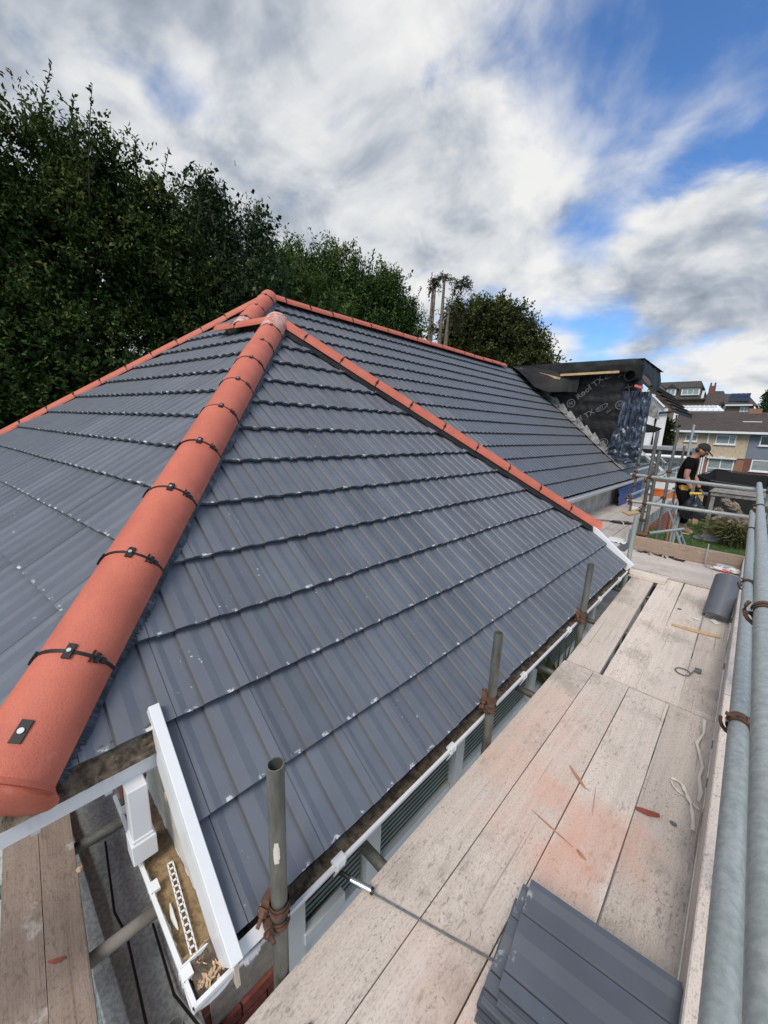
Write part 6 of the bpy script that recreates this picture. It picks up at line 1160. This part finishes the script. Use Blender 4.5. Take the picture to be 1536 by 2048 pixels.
for i, (x, y, zt, rr, lab) in enumerate(((-14.72, 18.9, 7.9, 0.125, 'leftmost bare twin trunk of the stripped conifers'), (-14.22, 19.25, 8.45, 0.125, 'tall bare middle trunk of the stripped conifers with brown tuft'), (-13.95, 19.5, 6.6, 0.135, 'shorter bare right trunk of the stripped conifers'), (-14.62, 18.98, 7.8, 0.075, 'thin bare trunk beside the leftmost stripped conifer'))):
    t = thing('stripped_conifer', (x, y, GZ), lab, 'tree', 'bare conifer trunks behind the ridge'); m = MB(); m.path([V(x-0.25, y-0.15, GZ), V(x-0.16, y-.05, 2), V(x-.07, y, 5), V(x, y, zt)], [rr*1.25, rr*1.1, rr*0.9, rr*0.5], 10)
    m.build('trunk', MAT['bark_pale'], t, True); m = MB()
    for k_ in range(16):
        z = random.uniform(3.5, zt); a = random.random()*6.3; l = random.uniform(.12, .4); m.path([V(x-.03, y, z), V(x+math.cos(a)*l, y+math.sin(a)*l, z+random.uniform(-.05, .12))], [.018, .006], 5)
    if i == 1: m.path([V(x, y, 8.1), V(x+.55, y+.4, 8.2), V(x+1.0, y+.75, 8.05)], [.03, .02, .01], 5); m.path([V(x, y, 8.25), V(x-.4, y-.3, 8.3)], [.03, .01], 5); m.path([V(x, y, 7.3), V(x+.45, y+.35, 7.1)], [.025, .01], 5)
    tag(m.build('stubs', MAT['bark_pale'], t, True), kind='stuff')
    blobs = {0: [((x, y, 7.9), (.38, .30, .50))], 1: [((x+.95, y+.7, 8.0), (.40, .35, .34)), ((x+.6, y+.5, 7.9), (.38, .3, .35)), ((x+.05, y, 8.25), (.45, .35, .25)), ((x+.5, y+.35, 7.25), (.25, .2, .3)), ((x-.35, y-.25, 8.1), (.28, .2, .25))], 2: [((x+.25, y+.2, 6.5), (.42, .35, .4)), ((x+.5, y+.3, 5.9), (.4, .35, .5))], 3: [((x-.05, y, 5.6), (.40, .3, .35))]}[i]
    p, d, tone, _ = sprays(blobs, {0: 46, 1: 130, 2: 60, 3: 34}[i], 9, 0.30, .12, 0.1, 0.7, 0.2); leaf_mesh('foliage', MAT['leaf_brown'], p, d, .15, .055, tone, t)
tree('conifer', (0.15, 70), 'dark conifer at the right edge beyond the terrace roof', [((0.3, 70, 3.4), (.9, .9, 1.3)), ((0.3, 70, 5.0), (.55, .55, 1.4)), ((0.5, 70, 1.5), (1.1, 1.1, 1.8))], 'leaf_cypress', 420, 10, 0.5, 0.32, 0.14, r0=0.15, group='far garden trees')
tree('garden_shrub', (-4.2, 27.5), 'yellow green shrub between the white house and the terrace', [((-3.95, 27.6, 0.0), (.42, .42, 1.0)), ((-3.85, 27.6, -1.3), (.5, .5, 1.2))], 'leaf_pale', 260, 10, 0.35, 0.16, 0.08, r0=0.06, group='far garden trees')
# hedge line further along so the wood goes on beyond the frame
tree('hazel_tree', (-14.5, -6.0), 'broadleaf tree at the far left beyond the roof, largely out of view', [((-14, -6, 2.5), (2.2, 3.0, 4.0)), ((-14, -5, 0), (2.2, 3.0, 3.0))], 'leaf_oak', 1500, 12, 0.5, 0.13, 0.065, r0=0.25)
# pampas grass
pm = thing('pampas_grass', (0.0, 19.2, GZ), 'clump of pampas grass with drooping beige plumes', 'grass clump')
bp, bd = [], []
for i in range(900):
    a = rng.uniform(0, 6.283); l = rng.uniform(0.7, 1.7); x0 = np.array([0.05+rng.normal(0, .16), 19.2+rng.normal(0, .16), GZ]); out = np.array([math.cos(a), math.sin(a), 0])*rng.uniform(.15, .75)
    for s in np.linspace(0, 1, 6): bp.append(x0+out*l*s*s*1.0+np.array([0, 0, l*(s*0.95-0.45*s*s*rng.uniform(.6, 1.4))])); bd.append(out*(.3+s)+np.array([0, 0, .95-s*1.0]))
leaf_mesh('blades', MAT['reed'], np.array(bp), np.array(bd), 0.32, 0.028, rng.uniform(0, 1, len(bp)), pm, 0.05)
pp, pd = [], []; sm = MB()
for i, (tx, tz, ln) in enumerate(((-0.62, -2.62, .35), (-0.42, -2.30, .55), (-0.34, -2.42, .5), (-0.12, -2.45, .55), (-0.03, -2.6, .5), (-0.45, -2.88, .5), (-0.25, -2.85, .5), (0.18, -2.85, .5), (0.02, -2.95, .45), (-0.6, -3.0, .4), (0.30, -3.05, .4), (0.52, -2.42, .5), (0.60, -2.60, .45), (-0.15, -3.05, .4), (0.12, -3.2, .4))):
    tip = V(tx, 19.0+random.uniform(-.15, .2), tz); rt = V(0.05+tx*.1, 19.2, GZ); bend = V(tip.x*0.75, 19.15, tip.z+0.16)
    sm.path(smooth_pts([rt, rt.lerp(bend, .6)+V(0, 0, .2), bend, tip], 4), 0.007, 5); base = bend+V(0.12, 0, -0.28) if tx < .2 else bend+V(-.12, 0, -.28)
    for q in range(190):
        s = rng.uniform(0, 1); c = base.lerp(tip+V(0, 0, 0.05), s)+V(0, 0, 0.10*math.sin(s*3.1)); wdt = 0.040*math.sin(min(1, s*1.15+.12)*math.pi)
        pp.append(np.array(c)+rng.normal(0, wdt*.6, 3)); dv = np.array((tip-base).normalized())*0.9+rng.normal(0, .22, 3)+np.array([-.12, 0, -.10]); pd.append(dv)
sm.build('stems', MAT['reed'], pm, True); leaf_mesh('plumes', MAT['plume'], np.array(pp), np.array(pd), 0.19, 0.012, rng.uniform(0, 1, len(pp)), pm, 0.05)
# spiky plant below the staging, glimpsed past the gutter
sp = thing('spiky_plant', (-1.02, 3.55, GZ), 'green spiky cordyline glimpsed between the gutter and the boards', 'plant'); bp, bd = [], []
for i in range(120):
    a = rng.uniform(0, 6.283); e = rng.uniform(.1, 1.2); bp.append(np.array([-0.96, 3.5, -2.45])); bd.append(np.array([math.cos(a)*math.cos(e), math.sin(a)*math.cos(e), math.sin(e)]))
leaf_mesh('blades', MAT['leaf_pale'], np.array(bp), np.array(bd), 0.5, 0.03, rng.uniform(0, .6, len(bp)), sp, 0.15); m = MB(); m.path([V(-.96, 3.5, GZ), V(-.96, 3.5, -2.4)], .05, 8); m.build('stem', MAT['bark'], sp, True)

# ------------------------------------------------------------------ ladder and the man stepping down it
ld = thing('ladder', (-0.5, 9.1, GZ), 'aluminium ladder leaning on the far staging under the man', 'ladder')
LT, LBm = V(-0.99, 9.0, -1.24), V(0.20, 9.0, GZ)
for y in (8.80, 9.20): m = MB(); m.bar(LT+V(0, y-9, 0.0), LBm+V(0, y-9, 0), 0.028, 0.075, (0, 1, 0)); m.build('stile', MAT['alu'], ld, bevel=0.004)
for i in range(11): p = LT.lerp(LBm, (i+0.4)/11); m = MB(); m.tube(p+V(0, -.19, 0), p+V(0, .19, 0), 0.017, 10); m.build('rung', MAT['alu'], ld, True)
for y in (8.80, 9.20): m = MB(); m.box((LBm.x-.05, y-.025, GZ), (LBm.x+.05, y+.025, GZ+.05)); m.build('foot', MAT['tyre'], ld)
def skinned(name, verts, edges, rad, mat, parent, sub=2, root=0):
    me = bpy.data.meshes.new(name); o0 = wloc(parent); me.from_pydata([tuple(Vector(v)-o0) for v in verts], edges, []); o = bpy.data.objects.new(name, me); C.objects.link(o)
    o.modifiers.new('skin', 'SKIN'); sk = me.skin_vertices[0].data
    for i, r in enumerate(rad): sk[i].radius = (r, r) if isinstance(r, (int, float)) else r; sk[i].use_root = (i == root)
    if sub: md = o.modifiers.new('sub', 'SUBSURF'); md.levels = sub; md.render_levels = sub
    dg = bpy.context.evaluated_depsgraph_get(); m2 = bpy.data.meshes.new_from_object(o.evaluated_get(dg)); m2.materials.clear(); m2.materials.append(MAT[mat]); bpy.data.objects.remove(o)
    m2.polygons.foreach_set('use_smooth', [True]*len(m2.polygons)); m2.name = name; o = bpy.data.objects.new(name, m2); C.objects.link(o); o.parent = parent; return o
man = thing('person', (-0.66, 9.0, -1.76), 'person in black T-shirt, cap and trousers stepping down a ladder carrying a black bag', 'person')
K = 1.216; MY = 9.0
def J(x, z, y=0.0): return V(x*K, MY+y, z*K)
# joints; the figure is in profile facing +X, head bowed, near arm is the right arm (towards the viewer, -Y)
pel, sp1, chest, neck0, neck1 = J(-.685, -.745), J(-.685, -.60), J(-.672, -.40), J(-.625, -.262), J(-.592, -.225)
head0, head1 = J(-.565, -.185), J(-.545, -.135)
shR, elR, wrR = J(-.650, -.325, -.20), J(-.662, -.545, -.255), J(-.570, -.735, -.235); shL, elL, wrL = J(-.650, -.325, .20), J(-.610, -.545, .24), J(-.500, -.735, .16)
hipR, knR, anR = J(-.680, -.80, -.10), J(-.590, -1.02, -.11), J(-.600, -1.325, -.10); hipL, knL, anL = J(-.685, -.80, .10), J(-.640, -1.01, .11), J(-.655, -1.190, .10)
bv = [pel, sp1, chest, neck0, neck1, head0, head1, shR, elR, wrR, shL, elL, wrL, hipR, knR, anR, hipL, knL, anL, shR.lerp(elR, .5), elR.lerp(wrR, .35), shL.lerp(elL, .5), elL.lerp(wrL, .35), hipR.lerp(knR, .5), knR.lerp(anR, .35), hipL.lerp(knL, .5), knL.lerp(anL, .4)]
be = [(0, 1), (1, 2), (2, 3), (3, 4), (4, 5), (5, 6), (2, 7), (7, 19), (19, 8), (8, 20), (20, 9), (2, 10), (10, 21), (21, 11), (11, 22), (22, 12), (0, 13), (13, 23), (23, 14), (14, 24), (24, 15), (0, 16), (16, 25), (25, 17), (17, 26), (26, 18)]
brd = [.125, .115, .13, .062, .055, .088, .080, .062, .043, .030, .062, .043, .030, .085, .060, .042, .085, .060, .042, .054, .047, .054, .047, .075, .060, .075, .060]
skinned('body', bv, be, [min(r_, .100) if i_ in (0, 1, 2) else (.070 if i_ in (13, 16) else r_) for i_, r_ in enumerate(brd)], 'skin', man)
# hands: palm and five bent fingers each, closed on what they hold
def hand(w, d, side):
    d = Vector(d).normalized(); lat = V(0, 1, 0); nrm = d.cross(lat)*side; pv = [w, w+d*.045, w+d*.085]; ve = [(0, 1), (1, 2)]; rr = [.026, (.036, .020), (.036, .018)]; vs = list(pv)
    for i, (o, l) in enumerate(((-.030, .066), (-.010, .076), (.010, .072), (.030, .056))):
        b = len(vs); r0 = w+d*.078+lat*o; vs += [r0, r0+d*l*.45+nrm*.008, r0+d*l*.65+nrm*(.008+l*.34), r0+d*l*.45+nrm*(.01+l*.60)]; ve += [(2, b), (b, b+1), (b+1, b+2), (b+2, b+3)]; rr += [.0105, .0098, .0090, .0078]
    b = len(vs); t0 = w+d*.030-lat*.028*1; vs += [t0, t0+d*.035-lat*.022+nrm*.02, t0+d*.055-lat*.010+nrm*.045]; ve += [(1, b), (b, b+1), (b+1, b+2)]; rr += [.014, .012, .0095]
    return vs, ve, rr
for w, el, sd in ((wrR, elR, 1), (wrL, elL, 1)): v_, e_, r_ = hand(w+(w-el).normalized()*.015, (w-el), sd); skinned('glove', v_, e_, r_, 'glove', man, 1)
# T-shirt, trousers
sv = [J(-.690, -.745), sp1, J(-.675, -.48), chest, J(-.632, -.285), shR, shR.lerp(elR, .32), shR.lerp(elR, .62), shL, shL.lerp(elL, .32), shL.lerp(elL, .62)]
skinned('t_shirt', sv, [(0, 1), (1, 2), (2, 3), (3, 4), (3, 5), (5, 6), (6, 7), (3, 8), (8, 9), (9, 10)], [.158, .142, .148, .155, .082, .084, .074, .076, .084, .074, .076], 'tshirt', man)
tv = [J(-.685, -.665), pel+V(0, 0, -.03), hipR, hipR.lerp(knR, .5), knR, knR.lerp(anR, .5), anR.lerp(knR, .10), hipL, hipL.lerp(knL, .5), knL, knL.lerp(anL, .5), anL.lerp(knL, .10)]
skinned('trousers', tv, [(0, 1), (1, 2), (2, 3), (3, 4), (4, 5), (5, 6), (1, 7), (7, 8), (8, 9), (9, 10), (10, 11)], [.146, .150, .118, .100, .082, .078, .072, .118, .100, .082, .078, .072], 'trousers', man)
for an, sgn in ((anR, -1), (anL, 1)):
    b_ = [an+V(-.01, 0, .10), an+V(-.015, 0, .0), an+V(-.035, 0, -.060), an+V(.06, 0, -.058), an+V(.135, 0, -.072), an+V(.185, 0, -.082)]
    bo_ = skinned('boot', b_, [(0, 1), (1, 2), (1, 3), (3, 4), (4, 5)], [.062, .056, .046, .050, .046, .034], 'boots', man, 2, 1)
    m = MB(); m.box((an.x-.085, an.y-.048, an.z-.125), (an.x+.20, an.y+.048, an.z-.100)); m.build('sole', MAT['kraft'], bo_, bevel=.012)
# cap, beard, nose, ear, eyes
hd = head0.lerp(head1, .55); fw = V(.86, 0, -.50).normalized(); upv = V(.50, 0, .86)
mt = Matrix((fw, V(0, 1, 0), upv)).transposed().to_4x4(); mt.translation = hd
m = MB(); vs = []; seg, rg = 20, 7
for i in range(rg+1):
    t = (math.pi/2)*i/rg
    for j in range(seg): a = 2*math.pi*j/seg; vs.append(mt @ V(math.cos(a)*.108*math.cos(t)-.004, math.sin(a)*.094*math.cos(t), .022+.105*math.sin(t)))
m.add(vs, [(i*seg+j, i*seg+(j+1) % seg, (i+1)*seg+(j+1) % seg, (i+1)*seg+j) for i in range(rg) for j in range(seg)]); cap_ = m.build('cap', MAT['cap'], man, True)
m = MB(); m.grid(lambda u, v: mt @ V(.085+.105*v, (u-.5)*.150*(1-.35*v*v), .030-.030*v*v-.05*(u-.5)**2), 10, 6); m.grid(lambda u, v: mt @ V(.085+.105*v, (u-.5)*.150*(1-.35*v*v), .026-.030*v*v-.05*(u-.5)**2), 10, 6); m.build('brim', MAT['cap'], cap_, True, fix=False)
m = MB(); m.sphere(mt @ V(.050, 0, -.072), .058, 14, 10, (.85, .95, .80), wob=.15); m.build('beard', MAT['hair'], man, True)
m = MB(); m.sphere(mt @ V(.100, 0, -.022), .020, 10, 8, (1.1, .7, 1.3)); m.build('nose', MAT['skin'], man, True)
for s in (-1, 1):
    m = MB(); m.sphere(mt @ V(-.005, s*.088, -.02), .026, 10, 8, (.8, .4, 1.2)); m.build('ear', MAT['skin'], man, True)
    m = MB(); m.sphere(mt @ V(.080, s*.032, .002), .012, 8, 6); m.build('eye', MAT['card'], man, True)
m = MB(); m.sphere(mt @ V(-.035, 0, -.02), .088, 14, 10, (.75, 1.0, .75)); m.build('hair', MAT['hair'], man, True)
# bag and the yellow tool held in the near hand
hp = wrR+(wrR-elR).normalized()*.10
bg_ = thing('rubbish_bag', hp, 'crumpled black polythene bag held in the hand of the man on the ladder', 'bag')
m = MB(); c = hp+V(.03, -.03, -.20)
m.grid(lambda u, v: c+V(math.cos(u*6.2832)*(.03+.15*math.sin(min(1, v*1.08)*math.pi*.62)**1.2)*(1+.25*n3((math.cos(u*6.28)*2, v*4, math.sin(u*6.28)*2), 1.3)), math.sin(u*6.2832)*(.025+.09*math.sin(min(1, v*1.08)*math.pi*.62))*(1+.25*n3((math.cos(u*6.28)*2, v*4, 3), 1.3)), .20-.42*v+.02*math.sin(u*25)), 36, 16); m.build('sack', MAT['bag'], bg_, True, fix=False)
dr = thing('yellow_tool', hp, 'yellow and grey hand tool held beside the black bag', 'tool')
m = MB(); m.tube(hp+V(-.05, -.04, .02), hp+V(.17, -.05, .045), .024, 12); m.build('handle', MAT['yellow'], dr, True); m = MB(); m.tube(hp+V(.12, -.05, .04), hp+V(.20, -.05, .05), .028, 12); m.build('head', MAT['stone'], dr, True)
m = MB(); m.box((pel.x-.02, MY-.165, pel.z-.03), (pel.x+.09, MY-.13, pel.z+.06)); tag(m.build('tool_pouch', MAT['yellow'], man, bevel=.012))
